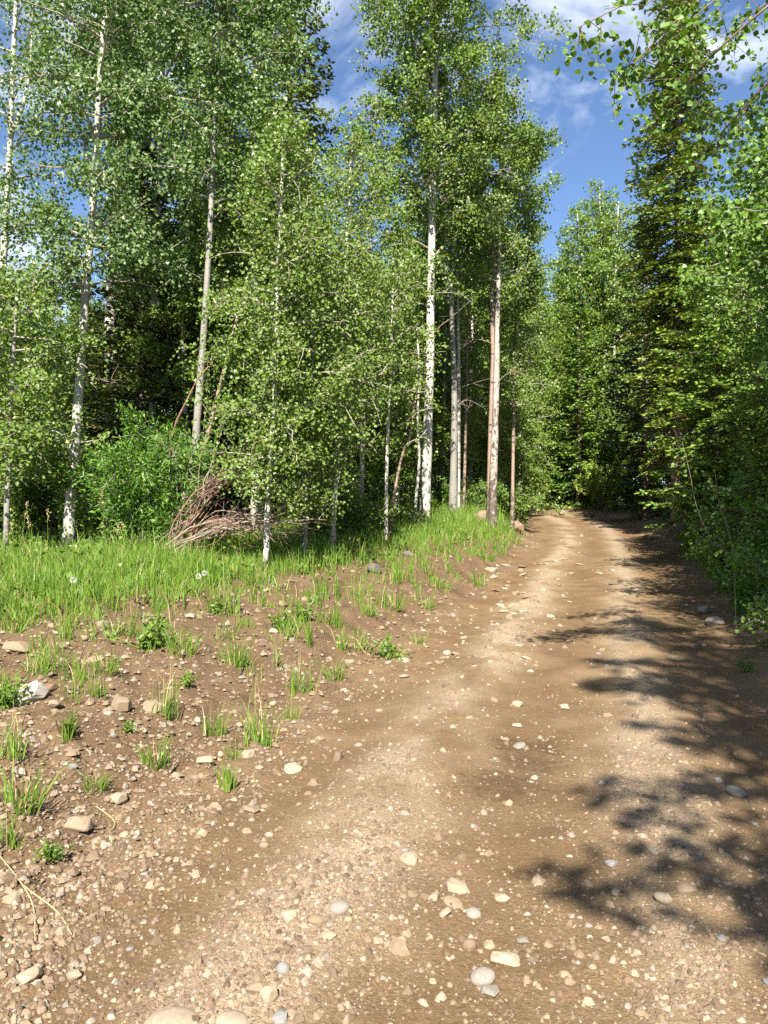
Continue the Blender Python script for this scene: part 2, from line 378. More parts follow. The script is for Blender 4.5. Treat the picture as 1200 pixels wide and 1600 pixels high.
def grass_edge(t):
    return np.interp(t, [0, 6, 9, 13, 18, 22, 30], [2.9, 2.5, 1.9, 1.7, 0.9, 0.55, 0.6])
XF, YF = GX.ravel(), GY.ravel()
dl = -S_ - 1.95; dr = S_ - 2.15
att_g = gravel_band(S_, XF, YF) * (np.abs(S_) < 3)
forest = np.clip(sstep(0.8, 2.2, dl - grass_edge(T_) + 0.5 * fbm(XF, YF, 51, 3)) + sstep(0.3, 1.0, dr + 0.3 * fbm(XF * 1.5, YF * 1.5, 53, 3)), 0, 1)
bank = sstep(-0.5, 0.5, dl + 0.3 * fbm(XF * 1.4, YF * 1.4, 57, 3))
dm = [hit(800, 1165), hit(825, 1190), hit(785, 1225), hit(850, 1170)]
damp = np.zeros_like(XF)
for q, rr in zip(dm, (0.22, 0.28, 0.3, 0.2)):
    damp = np.maximum(damp, np.exp(-(((XF - q.x) / rr) ** 2 + ((YF - q.y) / (rr * 1.3)) ** 2)))
damp = np.maximum(damp, 0.55 * np.exp(-((S_ - 1.4) / 0.5) ** 2) * sstep(0.0, 0.5, fbm(XF * 0.9, YF * 0.9, 61, 3) + 0.1))
track = np.clip(np.exp(-((S_ + 0.1 + 0.12 * fbm(XF * .5, YF * .5, 66, 2)) / 0.38) ** 2) + np.exp(-((S_ - 1.4) / 0.45) ** 2) + 0.8 * np.exp(-((S_ + 1.45 + 0.1 * fbm(XF * .6, YF * .6, 67, 2)) / 0.26) ** 2), 0, 1)
for k, arr in (('track', track), ('gravel', att_g), ('forest', forest), ('bank', bank), ('damp', damp)):
    gme.attributes.new(k, 'FLOAT', 'POINT').data.foreach_set('value', arr.astype(np.float32))
link('ground', gme, kind='structure')

# ------------------------------------------------------------------ leaves, limbs, trees
LEAF6 = np.array([(0, 0), (0.28, 0.42), (0.68, 0.40), (1, 0), (0.68, -0.40), (0.28, -0.42)])
LEAF4 = np.array([(0, 0), (0.45, 0.5), (1, 0), (0.45, -0.5)])
LANCE = np.array([(0, 0), (0.4, 0.15), (1, 0), (0.4, -0.15)])
def unit(a): return a / (np.linalg.norm(a, axis=-1, keepdims=True) + 1e-9)
def add_leaves(mb, C, size, shape, rg, m=0, hang=0.7, bend=0.12, udir=None):
    C = np.asarray(C, float); N = len(C)
    if N == 0: return
    u = unit(rg.normal(size=(N, 3)) + np.array([0, 0, -hang]) if udir is None else udir + 0.35 * rg.normal(size=(N, 3)))
    if udir is None and hang > 0.3:
        nrm = unit(rg.normal(size=(N, 3)) * 0.85 + np.array([-0.06, -0.52, 0.55])); u = unit(u - nrm * np.sum(u * nrm, 1, keepdims=True)); v = np.cross(nrm, u); w = nrm
    else:
        v = unit(np.cross(u, rg.normal(size=(N, 3)))); w = np.cross(u, v)
    sz = size * rg.uniform(0.7, 1.25, (N, 1, 1)); k = len(shape)
    off = u[:, None, :] * shape[None, :, 0:1] + v[:, None, :] * shape[None, :, 1:2] + w[:, None, :] * (bend * (np.abs(shape[None, :, 1:2]) * 2 - shape[None, :, 0:1] ** 2))
    mb.add((C[:, None, :] + sz * off).reshape(-1, 3), np.arange(N * k).reshape(N, k), m)

def limb_path(p0, az, el, L, rg, n=6, droop=0.25, wob=0.06):
    d = np.array([math.cos(az) * math.cos(el), math.sin(az) * math.cos(el), math.sin(el)])
    t = np.linspace(0, 1, n)[:, None]
    P = p0 + d * L * t + np.array([0, 0, -1.0]) * droop * L * t ** 2
    P[1:] += np.cumsum(rg.normal(size=(n - 1, 3)), 0) * wob * L / n
    return P

def sample(P, t):
    t = np.clip(np.asarray(t, float), 0, 1) * (len(P) - 1); i = np.minimum(t.astype(int), len(P) - 2); f = (t - i)[..., None]
    return P[i] * (1 - f) + P[i + 1] * f

def crown_on(mb, trunk, zlo, zhi, rad, n_limbs, rg, leaf, shape, dens=1.0, hang=0.7, el=(0.15, 0.8), droop=0.3, az_bias=None, clump=0.125, sub=7, twig_r=0.006, tops=True):
    """limbs, twigs and leaves round a trunk line; rad(u) gives the limb length for u = 0 at the lowest limb .. 1 at the tip"""
    tz = trunk[:, 2]; ga = rg.uniform(0, 6.28)
    for k in range(n_limbs):
        u = (k + rg.uniform(0, 0.9)) / n_limbs
        h = zlo + (zhi - zlo) * u
        p0 = np.array([np.interp(h, tz, trunk[:, 0]), np.interp(h, tz, trunk[:, 1]), h])
        ga += 2.4 + rg.normal() * 0.4
        az = ga if az_bias is None or rg.random() > az_bias[1] else az_bias[0] + rg.normal() * 0.7
        L = max(0.25, rad(u) * rg.uniform(0.65, 1.15))
        P = limb_path(p0, az, rg.uniform(*el) + 0.35 * u, L, rg, 6, droop)
        mb.tube(P, np.linspace(0.010 + 0.012 * L * (1 - 0.5 * u), 0.004, 6), 4, 1, False)
        ns = max(3, int(sub * min(1.3, 0.45 + L / 2.0)))
        ts = np.sort(rg.uniform(0.22, 1.0, ns)); ts[-1] = 1.0
        S = sample(P, ts); d0 = unit(P[-1] - P[0])
        C = []
        for t, s0 in zip(ts, S):
            ln = L * rg.uniform(0.18, 0.42) * (1.15 - 0.55 * t) + 0.12
            dd = unit(d0 * 0.55 + rg.normal(size=3) * 0.62 + np.array([0, 0, 0.12]))
            e = s0 + dd * ln; mid = (s0 + e) / 2 + rg.normal(size=3) * 0.05 * ln; e = e + np.array([0, 0, -0.12 * ln])
            mb.tube(np.array([s0, mid, e]), np.array([twig_r, twig_r * 0.75, twig_r * 0.4]), 3, 1, False)
            nc = max(1, int(round(ln / 0.24)))
            C.append(sample(np.array([s0, mid, e]), rg.uniform(0.3, 1.05, nc)) + rg.normal(size=(nc, 3)) * 0.05)
        C = np.concatenate(C)
        nl = rg.poisson(22.5 * dens * rg.uniform(0.4, 1.6, len(C)))
        LC = np.repeat(C, nl, 0); LC = LC + rg.normal(size=LC.shape) * clump * np.array([1, 1, 0.8])
        add_leaves(mb, LC, leaf * 1.16, shape, rg, 0, hang)

def trunk_mesh(path, r0, r1, m, ns=10, flare=1.35, name='trunk', seed=0):
    rg = np.random.default_rng(seed + 900)
    P = catmull(np.asarray(path, float), 5) if len(path) > 2 else np.linspace(path[0], path[1], 8)
    k = len(P); t = np.linspace(0, 1, k)
    rr = r0 + (r1 - r0) * t ** 0.9; rr = rr * (1 + (flare - 1) * np.exp(-t * k / 1.3)) * (1 + 0.05 * rg.normal(size=k))
    b = MB(); b.tube(P, rr, ns, 0); return b.mesh(name, [m], True), P

def px_path(pts, D, base):
    """trunk or limb given as picture points of a stem standing D metres off -> metres relative to base"""
    out = []
    for q in pts:
        px, py = q[0], q[1]; dd = D + (q[2] if len(q) > 2 else 0)
        out.append(((px - 600) / F * dd - base.x, dd - base.y, CAMZ + (800 - py) / F * dd - base.z))
    return out

def aspen(name, label, D, pts, r0, crown, seed, leaf=0.055, shape=LEAF4, lm=M_ASPEN, bm=M_BARK, group=None, limbs=(), r1=0.02, cat='aspen tree', lean_y=0.0):
    """pts: trunk in picture points, foot first; crown: list of dicts for crown_on, heights as picture rows"""
    rg = np.random.default_rng(seed)
    base = at(pts[0][0], D)
    root = thing(name, label, cat, base, 0, group)
    P = px_path(pts, D, base); P[0] = (0, 0, -0.12)
    P = [(x, y + lean_y * max(z, 0), z) for x, y, z in P]
    me, C = trunk_mesh(P, r0, r1, bm, name='trunk', seed=seed); link('trunk', me, root)
    b = MB()
    for c in crown:
        zl = CAMZ + (800 - c['lo']) / F * D - base.z; zh = CAMZ + (800 - c['hi']) / F * D - base.z
        kw = {k: v for k, v in c.items() if k not in ('lo', 'hi', 'r', 'n', 'D')}
        prof = c['r']
        crown_on(b, C, zl, min(zh, C[-1, 2]), (lambda u: float(np.interp(u, np.linspace(0, 1, len(prof)), prof))), c['n'], rg, leaf, shape, **kw)
    if b.n: link('crown', b.mesh('crown', [lm, M_TWIG]), root, kind='stuff')
    for lp, ra in limbs:
        q = MB(); LP = catmull(np.array(px_path(lp, D, base), float), 4)
        q.tube(LP, np.linspace(ra, ra * 0.3, len(LP)), 6, 0)
        if ra < 0.03:                       # dead side twigs
            for t in rg.uniform(0.25, 0.95, 7):
                s0 = sample(LP, np.array([t]))[0]; e = s0 + unit(unit(LP[-1] - LP[0]) + rg.normal(size=3) * 0.8) * rg.uniform(0.15, 0.45)
                q.tube(np.array([s0, (s0 + e) / 2 + rg.normal(size=3) * 0.02, e]), np.array([ra * 0.4, ra * 0.3, ra * 0.15]), 3, 0, False)
        link('limb', q.mesh('limb', [bm if ra >= 0.03 else M_DEAD], True), root)
    return root

def spruce_mesh(H, Rm, h0, nb, rg, tw=0.10, sp=0.07, slen=0.12, swid=0.032, tips=0.0, low_dead=0.0, prof=0.85, pitch=(-0.35, 0.45), asym=None, ragged=0.25):
    b = MB(); ga = rg.uniform(0, 6.28)
    Q0, QU, QV, QL, QM = [], [], [], [], []
    for k in range(nb):
        u = ((k + rg.random()) / nb) ** 0.92
        h = h0 + (H - h0) * u * 0.99
        ga += 2.399 + rg.normal() * 0.35
        L = (Rm * (1 - u) ** prof + 0.10) * rg.uniform(1 - ragged, 1.0 + ragged * 0.5)
        if asym is not None: L *= 1 + asym[1] * math.cos(ga - asym[0])
        pt = pitch[0] + (pitch[1] - pitch[0]) * u + rg.normal() * 0.07
        n = 7; t = np.linspace(0, 1, n)
        rad = L * t * math.cos(pt); z = h + L * t * math.sin(pt) + 0.16 * L * t ** 2.2
        wob = np.cumsum(rg.normal(size=n)) * 0.02 * L
        ca, sa = math.cos(ga), math.sin(ga)
        P = np.stack([rad * ca - wob * sa, rad * sa + wob * ca, z], 1)
        b.tube(P, np.linspace(0.008 + 0.011 * L, 0.003, n), 4, 1, False)
        if low_dead and u < low_dead and rg.random() < 0.55: 
            for tt in rg.uniform(0.3, 1, 5):
                s0 = sample(P, np.array([tt]))[0]; e = s0 + rg.normal(size=3) * 0.2 + np.array([ca, sa, -0.3]) * 0.15
                b.tube(np.array([s0, (s0 + e) / 2, e]), 0.003, 3, 1, False)
            continue
        nt = max(4, int(L / tw)); tt = np.linspace(0.12, 1.0, nt)
        for side in (-1, 1):
            S = sample(P, np.clip(tt + rg.normal(size=nt) * 0.02, 0, 1))
            ln = np.minimum(0.6, 0.42 * L) * (1.02 - tt) ** 0.65 * rg.uniform(0.6, 1.15, nt) + 0.07
            side_v = np.array([-sa * side, ca * side, 0]); fw = np.array([ca, sa, 0.12 * math.sin(pt)])
            for s0, l_ in zip(S, ln):
                d = unit(fw * rg.uniform(0.45, 0.9) + side_v * rg.uniform(0.6, 1.0) + np.array([0, 0, rg.uniform(-0.35, 0.08)]))
                m_ = max(2, int(l_ / sp)); a = np.linspace(0.1, 1.0, m_)
                cpt = s0 + d * (l_ * a)[:, None] + np.array([0, 0, -0.10]) * (l_ * a ** 2)[:, None]
                lat = unit(np.cross(d, [0, 0, 1.0]))
                for sg in (-1, 1):
                    dd = unit(d * 0.75 + lat * sg * 0.6 + rg.normal(size=(m_, 3)) * 0.22)
                    Q0.append(cpt); QU.append(dd); QL.append(slen * rg.uniform(0.7, 1.2, m_))
                    QM.append((a > 0.55) & (rg.random(m_) < tips) & (u < 0.97))
    Q0 = np.concatenate(Q0); QU = np.concatenate(QU); QL = np.concatenate(QL)[:, None]; QM = np.concatenate(QM)
    QV = unit(np.cross(QU, rg.normal(size=QU.shape) * 0.55 + np.array([0, 0, 1.0])))
    W = swid * rg.uniform(0.7, 1.3, (len(Q0), 1))
    V = np.stack([Q0, Q0 + QU * QL * 0.45 + QV * W, Q0 + QU * QL, Q0 + QU * QL * 0.45 - QV * W], 1)
    for m_, sel in ((0, ~QM), (2, QM)):
        if sel.any():
            vv = V[sel].reshape(-1, 3); b.add(vv, np.arange(len(vv)).reshape(-1, 4), m_)
    return b

def spruce(name, label, base, H, Rm, h0, nb, seed, nm=M_SPRUCE, tm=M_FIR_TIP, r0=0.16, group=None, cat='spruce tree', rz=0.0, lean=(0, 0), **kw):
    rg = np.random.default_rng(seed)
    root = thing(name, label, cat, base, rz, group)
    me, C = trunk_mesh([(0, 0, -0.12), (0, 0, H * 0.33), (0.02, 0, H * 0.66), (0, 0, H)], r0, 0.012, M_SBARK, 8, 1.25, seed=seed)
    link('trunk', me, root)
    b = spruce_mesh(H, Rm, h0, nb, rg, **kw)
    link('crown', b.mesh('crown', [nm, M_SBARK, tm]), root, kind='stuff')
    return root

def tree_h(px_top_row, D, base):
    return CAMZ + (800 - px_top_row) / F * D - base.z

# ---- aspens along the left edge of the wood (picture columns, rows; foot first)
aspen('aspen_tree', 'forked white aspen at the far left edge with sparse blue-green leaves against sky', 15.0,
      [(-22, 875), (-12, 650), (2, 450), (9, 350), (16, 220), (20, 110), (28, -60), (34, -190)], 0.10,
      [dict(lo=560, hi=-180, r=[1.0, 1.5, 1.5, 1.6, 1.2, 0.5], n=44, dens=0.8)], 11, 0.058, LEAF4, M_ASPEN_BLUE, M_BARK_SOFT,
      limbs=[([(16, 215), (28, 185), (40, 150), (48, 90), (50, 20)], 0.055)])
aspen('aspen_tree', 'white aspen with banded bark leaning beside the dark shrubs at the wood\'s edge', 13.0,
      [(106, 868), (112, 760), (119, 670), (125, 590), (133, 470), (143, 350), (149, 270), (152, 190), (158, 90), (168, -40), (176, -170)], 0.098,
      [dict(lo=455, hi=335, r=[1.4, 1.9, 1.6], n=16, dens=1.5, el=(-0.1, 0.35)), dict(lo=230, hi=-160, r=[1.5, 1.9, 1.7, 1.4, 0.5], n=36, dens=1.1)], 12, 0.056, LEAF4, M_ASPEN_BLUE, M_BARK_SOFT,
      limbs=[([(150, 262), (120, 258), (90, 262), (60, 258)], 0.022), ([(148, 300), (165, 290), (185, 284)], 0.02), ([(125, 600), (150, 592), (178, 600)], 0.015), ([(148, 285), (135, 250), (130, 215)], 0.02)], r1=0.03)
aspen('aspen_tree', 'thick white aspen trunk showing in pieces through the spruce boughs', 18.5,
      [(166, 850), (169, 700), (171, 600), (172, 480), (178, 380), (184, 300), (188, 220), (193, 120), (200, -40), (204, -180)], 0.17,
      [dict(lo=250, hi=-180, r=[1.6, 2.3, 2.4, 2.0, 0.8], n=46, dens=1.2)], 13, 0.066, LEAF4, M_ASPEN_BLUE, r1=0.03)
aspen('aspen_tree', 'old stout aspen with a broken bough jutting over the dark spruce', 20.0,
      [(276, 850), (280, 700), (284, 560), (290, 480), (297, 400), (298, 340), (300, 270), (302, 200)], 0.235,
      [dict(lo=300, hi=205, r=[1.2, 1.6, 1.0], n=7, dens=0.7)], 14, 0.066, LEAF4, M_ASPEN_BLUE, r1=0.11,
      limbs=[([(297, 362, 0), (318, 356, -.6), (340, 345, -1), (362, 330, -1.4), (388, 312, -1.8)], 0.085), ([(298, 345), (292, 330), (287, 300)], 0.06)])
aspen('aspen_tree', 'slim grey aspen rising behind the pile of dead brush', 12.6,
      [(298, 880), (302, 770), (308, 660), (317, 540), (324, 430), (330, 320), (334, 220), (339, 120), (346, -20), (352, -150)], 0.078,
      [dict(lo=330, hi=60, r=[0.9, 1.5, 1.7], n=24, dens=1.5), dict(lo=60, hi=-150, r=[1.7, 1.3, 0.5], n=22, dens=1.4)], 15, 0.056, LEAF4, M_ASPEN_BLUE, M_BARK_GREY,
      limbs=[([(328, 350), (345, 330), (375, 318)], 0.012), ([(320, 490), (345, 480), (372, 476)], 0.01)])
aspen('aspen_sapling', 'thin bare pale sapling leaning right over the brush pile', 12.3,
      [(288, 880), (303, 770), (322, 690), (345, 600), (362, 530), (377, 475), (388, 430)], 0.048, [], 16, bm=M_BARK_BROWN, r1=0.02, cat='sapling')
aspen('aspen_tree', 'tall leafy aspen whose crown fills the sky left of the dark spruce top', 17.0,
      [(236, 860), (240, 600), (246, 300), (254, 100), (262, -80), (268, -220)], 0.12,
      [dict(lo=330, hi=-210, r=[1.7, 2.3, 2.4, 2.2, 0.8], n=56, dens=1.4)], 17, 0.062, LEAF4, M_ASPEN_BLUE)
aspen('aspen_tree', 'tall leafy aspen standing in front of the dark spruce', 16.0,
      [(400, 860), (398, 600), (396, 400), (398, 200), (402, 60), (404, -60), (404, -150)], 0.10,
      [dict(lo=520, hi=-130, r=[1.2, 1.6, 1.6, 1.3, 1.0, 0.4], n=56, dens=1.35)], 18, 0.06, LEAF4, M_ASPEN)
aspen('aspen_tree', 'bushy aspen with bright low boughs at the far left edge', 12.2,
      [(8, 880), (12, 760), (16, 640), (22, 540), (28, 450)], 0.05,
      [dict(lo=740, hi=455, r=[0.9, 1.2, 1.1, 0.5], n=34, dens=1.3, el=(-0.1, 0.5))], 19, 0.056, LEAF4, M_ASPEN, M_BARK_GREY)
YA = 'young aspens crowding the edge of the grass'
aspen('young_aspen', 'young aspen with slim white foot in the grass and a dense round-leaved crown', 11.3,
      [(415, 892), (418, 800), (424, 700), (430, 600), (433, 480), (436, 380), (440, 290), (444, 190)], 0.046,
      [dict(lo=800, hi=560, r=[0.55, 1.0, 1.15], n=36, dens=1.7, el=(0, 0.6)), dict(lo=560, hi=200, r=[1.15, 1.0, 0.8, 0.3], n=38, dens=1.7)], 21, 0.044, LEAF4, M_ASPEN, group=YA)
aspen('young_aspen', 'young aspen with a shaded stem just behind the white-footed one', 12.4,
      [(475, 872), (478, 780), (482, 680), (486, 580), (489, 470), (492, 380), (495, 310)], 0.045,
      [dict(lo=800, hi=560, r=[0.6, 1.0, 1.1], n=32, dens=1.7, el=(0, 0.6)), dict(lo=560, hi=315, r=[1.1, 0.9, 0.3], n=24, dens=1.5)], 22, 0.044, LEAF4, M_ASPEN, M_BARK_GREY, group=YA)
aspen('young_aspen', 'young aspen with a leaning stem in the middle of the leafy thicket', 13.6,
      [(518, 850), (524, 760), (530, 640), (536, 520), (541, 400), (546, 300), (550, 220)], 0.05,
      [dict(lo=770, hi=520, r=[0.7, 1.1, 1.2], n=26, dens=1.4), dict(lo=520, hi=225, r=[1.3, 1.2, 0.8, 0.3], n=32, dens=1.4)], 23, 0.044, LEAF4, M_ASPEN, M_BARK, group=YA)
aspen('young_aspen', 'young aspen with airy crown beside the big white trunk', 16.5,
      [(562, 838), (566, 720), (572, 600), (576, 480), (580, 360), (584, 260), (588, 150)], 0.06,
      [dict(lo=680, hi=160, r=[0.8, 1.2, 1.4, 1.3, 1.0, 0.4], n=46, dens=1.2)], 24, 0.058, LEAF4, M_ASPEN, M_BARK_GREY, group=YA)
aspen('young_aspen', 'thin straight white sapling in the shade left of the big white trunk', 15.5,
      [(603, 832), (604, 740), (607, 650), (611, 560), (613, 470), (615, 400)], 0.038,
      [dict(lo=640, hi=405, r=[0.5, 0.9, 0.8, 0.3], n=18, dens=0.9)], 25, 0.054, LEAF4, M_ASPEN, group=YA)
aspen('young_aspen', 'leaning sapling crossing the shade beside the thin straight one', 15.9,
      [(608, 830), (614, 790), (622, 740), (632, 700), (640, 685), (652, 600)], 0.034, [dict(lo=700, hi=605, r=[0.5, 0.6, 0.3], n=6, dens=0.6)], 26, 0.054, LEAF4, M_ASPEN, M_BARK_BROWN, group=YA)
aspen('young_aspen', 'short crooked white sapling next to the foot of the big white trunk', 18.5,
      [(647, 822), (650, 780), (655, 720), (652, 660), (655, 580), (650, 500)], 0.04, [dict(lo=600, hi=505, r=[0.6, 0.8, 0.3], n=8, dens=0.7)], 27, 0.06, LEAF4, M_ASPEN, group=YA)
# ---- the group at the turn of the road
aspen('aspen_tree', 'tall bright white aspen with a bare straight trunk standing in the green grass', 20.0,
      [(663, 828), (666, 740), (669, 650), (672, 560), (673, 450), (676, 320), (678, 220), (680, 120), (681, 0), (683, -120), (685, -220)], 0.148,
      [dict(lo=330, hi=120, r=[1.7, 2.6, 2.8], n=30, dens=1.25, el=(0.2, 0.8)), dict(lo=120, hi=-210, r=[2.8, 2.4, 1.6, 0.5], n=40, dens=1.35, el=(0.3, 0.9)),
       dict(lo=470, hi=340, r=[1.2, 1.9, 1.7], n=8, dens=0.7)], 31, 0.064, LEAF4, M_ASPEN, M_BARK, r1=0.035,
      limbs=[([(667, 592, 0), (630, 584, -.5), (590, 606, -.8), (552, 622, -1)], 0.018), ([(670, 558, 0), (640, 552, -.3), (600, 574, -.8), (555, 580, -1)], 0.02), ([(672, 480), (640, 470), (600, 478)], 0.014),
             ([(673, 520), (700, 500), (735, 470)], 0.012), ([(666, 620), (640, 606), (610, 612), (590, 640)], 0.014), ([(677, 300), (640, 262), (600, 245), (560, 250)], 0.024), ([(676, 330), (720, 296), (760, 272), (800, 262)], 0.024), ([(678, 210), (650, 170), (620, 130)], 0.026)])
aspen('aspen_tree', 'grey-white aspen with black scars behind the tall bright one', 23.5,
      [(707, 808), (709, 720), (710, 620), (707, 520), (704, 420), (703, 340), (705, 240), (708, 140)], 0.13,
      [dict(lo=420, hi=150, r=[1.2, 2.0, 2.0, 0.7], n=28, dens=1.2)], 32, 0.07, LEAF4, M_ASPEN, M_BARK_GREY, limbs=[([(709, 640), (730, 625), (760, 640)], 0.014), ([(709, 610), (735, 600), (770, 590)], 0.012)])
aspen('aspen_tree', 'narrow white aspen stem half hidden behind the scarred grey one', 25.0,
      [(715, 800), (716, 700), (717, 600), (716, 500), (715, 400), (718, 300)], 0.085,
      [dict(lo=430, hi=305, r=[1.4, 1.6, 0.6], n=14, dens=1.1)], 33, 0.07, LEAF4, M_ASPEN)
aspen('aspen_tree', 'thin leaning aspen stem between the two pale trunk pairs', 25.5,
      [(724, 795), (727, 700), (729, 600), (731, 500), (736, 420)], 0.06, [dict(lo=560, hi=425, r=[0.9, 1.3, 0.5], n=12, dens=0.9)], 34, 0.07, LEAF4, M_ASPEN, M_BARK_BROWN)
aspen('aspen_tree', 'grey aspen with rough weathered bark beside the boulder at the road', 22.2,
      [(769, 818), (771, 740), (774, 660), (776, 580), (777, 500), (780, 400), (781, 320), (783, 220), (785, 130)], 0.128,
      [dict(lo=460, hi=300, r=[1.0, 1.9, 2.0], n=20, dens=1.0), dict(lo=300, hi=140, r=[2.0, 1.5, 0.5], n=24, dens=1.3)], 35, 0.068, LEAF4, M_ASPEN, M_BARK_WORN,
      limbs=[([(780, 345), (800, 318), (830, 300)], 0.022), ([(775, 600), (800, 580), (830, 590)], 0.012), ([(776, 540), (745, 530), (720, 545)], 0.012)])
aspen('dead_snag', 'reddish brown dead stem pressed against the grey aspen by the road', 22.5,
      [(764, 818), (765, 740), (766, 690), (768, 620), (770, 560), (769, 470), (771, 400), (770, 378)], 0.075, [], 36, bm=M_BARK_BROWN, r1=0.05, cat='dead tree')
aspen('aspen_tree', 'aspen with an overhanging crown edge framing the gap of blue sky', 24.5,
      [(800, 806), (803, 640), (806, 500), (808, 380), (812, 260), (816, 190)], 0.06,
      [dict(lo=640, hi=420, r=[0.9, 1.5, 1.7], n=26, dens=1.0), dict(lo=420, hi=195, r=[1.5, 1.2, 0.4], n=22, dens=1.3)], 37, 0.07, LEAF4, M_ASPEN, M_BARK_BROWN)

# ---- spruces
b0 = at(452, 22); spruce('spruce_tree', 'tall dark spruce with brown-tinged top against the sky behind the aspens', b0, tree_h(-140, 22, b0), 2.0, 1.5, 170, 41, M_SPRUCE_OLIVE, r0=0.24, tw=0.14, sp=0.10, slen=0.17, swid=0.045, prof=0.6, pitch=(-0.4, 0.1))
b0 = at(345, 19); spruce('spruce_tree', 'wide dark spruce deep in the wood behind the broken-boughed aspen', b0, tree_h(170, 19, b0), 2.6, 0.8, 150, 42, M_SPRUCE, r0=0.2, tw=0.13, sp=0.09, slen=0.15, swid=0.04, prof=0.7)
b0 = at(222, 17); spruce('spruce_tree', 'olive-green spruce behind the banded white aspen', b0, tree_h(225, 17, b0), 1.9, 0.6, 130, 43, M_SPRUCE_OLIVE, r0=0.15, tw=0.12, sp=0.085, slen=0.14, swid=0.038, prof=0.7)
b0 = at(30, 15.5); spruce('spruce_tree', 'bushy young spruce with layered dark boughs above the tall grass', b0, tree_h(650, 15.5, b0), 1.8, 0.1, 80, 44, M_SPRUCE, r0=0.08, tw=0.11, sp=0.08, slen=0.13, swid=0.034, prof=0.8)
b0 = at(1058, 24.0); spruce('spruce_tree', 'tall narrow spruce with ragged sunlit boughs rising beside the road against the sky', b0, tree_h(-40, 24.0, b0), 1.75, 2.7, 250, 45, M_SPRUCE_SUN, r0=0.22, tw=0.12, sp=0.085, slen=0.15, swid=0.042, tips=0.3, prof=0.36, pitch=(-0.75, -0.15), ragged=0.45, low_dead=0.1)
b0 = at(905, 42.5); spruce('spruce_tree', 'dark green spruce standing behind the bend of the road', b0, tree_h(470, 42.5, b0), 2.3, 0.3, 110, 46, M_FIR, tips=0.45, r0=0.17, tw=0.18, sp=0.13, slen=0.22, swid=0.06, prof=0.75)
b0 = at(1120, 18.2); spruce('fir_tree', 'fir with bright new tips on drooping boughs over the road\'s edge', b0, 6.6, 1.75, 0.9, 110, 48, M_FIR, r0=0.11, tw=0.10, sp=0.075, slen=0.12, swid=0.029, tips=0.65, prof=0.45, pitch=(-0.4, 0.3), cat='fir tree')
b0 = beside(3.6, 13.4); spruce('fir_tree', 'dark fir with bright tipped boughs in front of the leafy roadside wall', b0, 4.4, 1.6, 0.4, 95, 49, M_FIR, r0=0.09, tw=0.085, sp=0.06, slen=0.095, swid=0.024, tips=0.5, prof=0.45, pitch=(-0.35, 0.3), cat='fir tree')
b0 = beside(3.9, 10.2); spruce('fir_tree', 'shaded fir with drooping boughs at the picture\'s right edge', b0, 4.0, 1.5, 0.5, 70, 50, M_FIR, r0=0.09, tw=0.085, sp=0.06, slen=0.09, swid=0.023, tips=0.45, prof=0.5, pitch=(-0.35, 0.3), cat='fir tree')

# ---- roadside trees: leafy mass on the right, and the near aspen hanging into the frame
def free_aspen(name, label, x, y, H, r0, crown, seed, leaf, shape, lm, bm=M_BARK_GREY, lean=(0, 0), limbs=(), group=None, cat='aspen tree'):
    rg = np.random.default_rng(seed); base = Vector((x, y, gz(x, y)))
    root = thing(name, label, cat, base, 0, group)
    me, C = trunk_mesh([(0, 0, -0.12), (lean[0] * .25, lean[1] * .25, H * .33), (lean[0] * .6, lean[1] * .6, H * .66), (lean[0], lean[1], H)], r0, 0.015, bm, seed=seed)
    link('trunk', me, root)
    b = MB()
    for c in crown:
        kw = {k: v for k, v in c.items() if k not in ('lo', 'hi', 'r', 'n')}; prof = c['r']
        crown_on(b, C, c['lo'], c['hi'], (lambda u: float(np.interp(u, np.linspace(0, 1, len(prof)), prof))), c['n'], rg, leaf, shape, **kw)
    link('crown', b.mesh('crown', [lm, M_TWIG]), root, kind='stuff')
    return root
LEFT = math.pi
free_aspen('aspen_tree', 'leafy roadside aspen making the dense green wall behind the roadside bushes', 6.9, 12.0, 7.4, 0.09,
           [dict(lo=3.2, hi=5.6, r=[1.5, 2.1, 2.1], n=34, dens=1.2, el=(-0.05, 0.6), az_bias=(LEFT + .4, 0.3)), dict(lo=5.6, hi=7.3, r=[2.0, 1.5, 0.6], n=22, dens=1.2)], 61, 0.058, LEAF4, M_ASPEN_DEEP)
free_aspen('aspen_tree', 'leafy aspen leaning over the dark firs at the picture\'s edge', 5.6, 8.6, 6.3, 0.08,
           [dict(lo=2.7, hi=4.6, r=[1.2, 1.8, 1.7], n=26, dens=1.1, el=(-0.05, 0.5)), dict(lo=4.6, hi=6.2, r=[1.7, 1.2, 0.5], n=18, dens=1.1)], 62, 0.058, LEAF6, M_ASPEN_DEEP)
near = free_aspen('aspen_tree', 'near aspen whose large-leaved twigs hang into the sky at the upper corner', 4.9, 3.6, 9.5, 0.11,
           [dict(lo=5.6, hi=9.3, r=[2.6, 2.2, 1.0], n=26, dens=1.0, az_bias=(LEFT, 0.3))], 63, 0.056, LEAF4, M_ASPEN_DEEP)
rgn = np.random.default_rng(68)
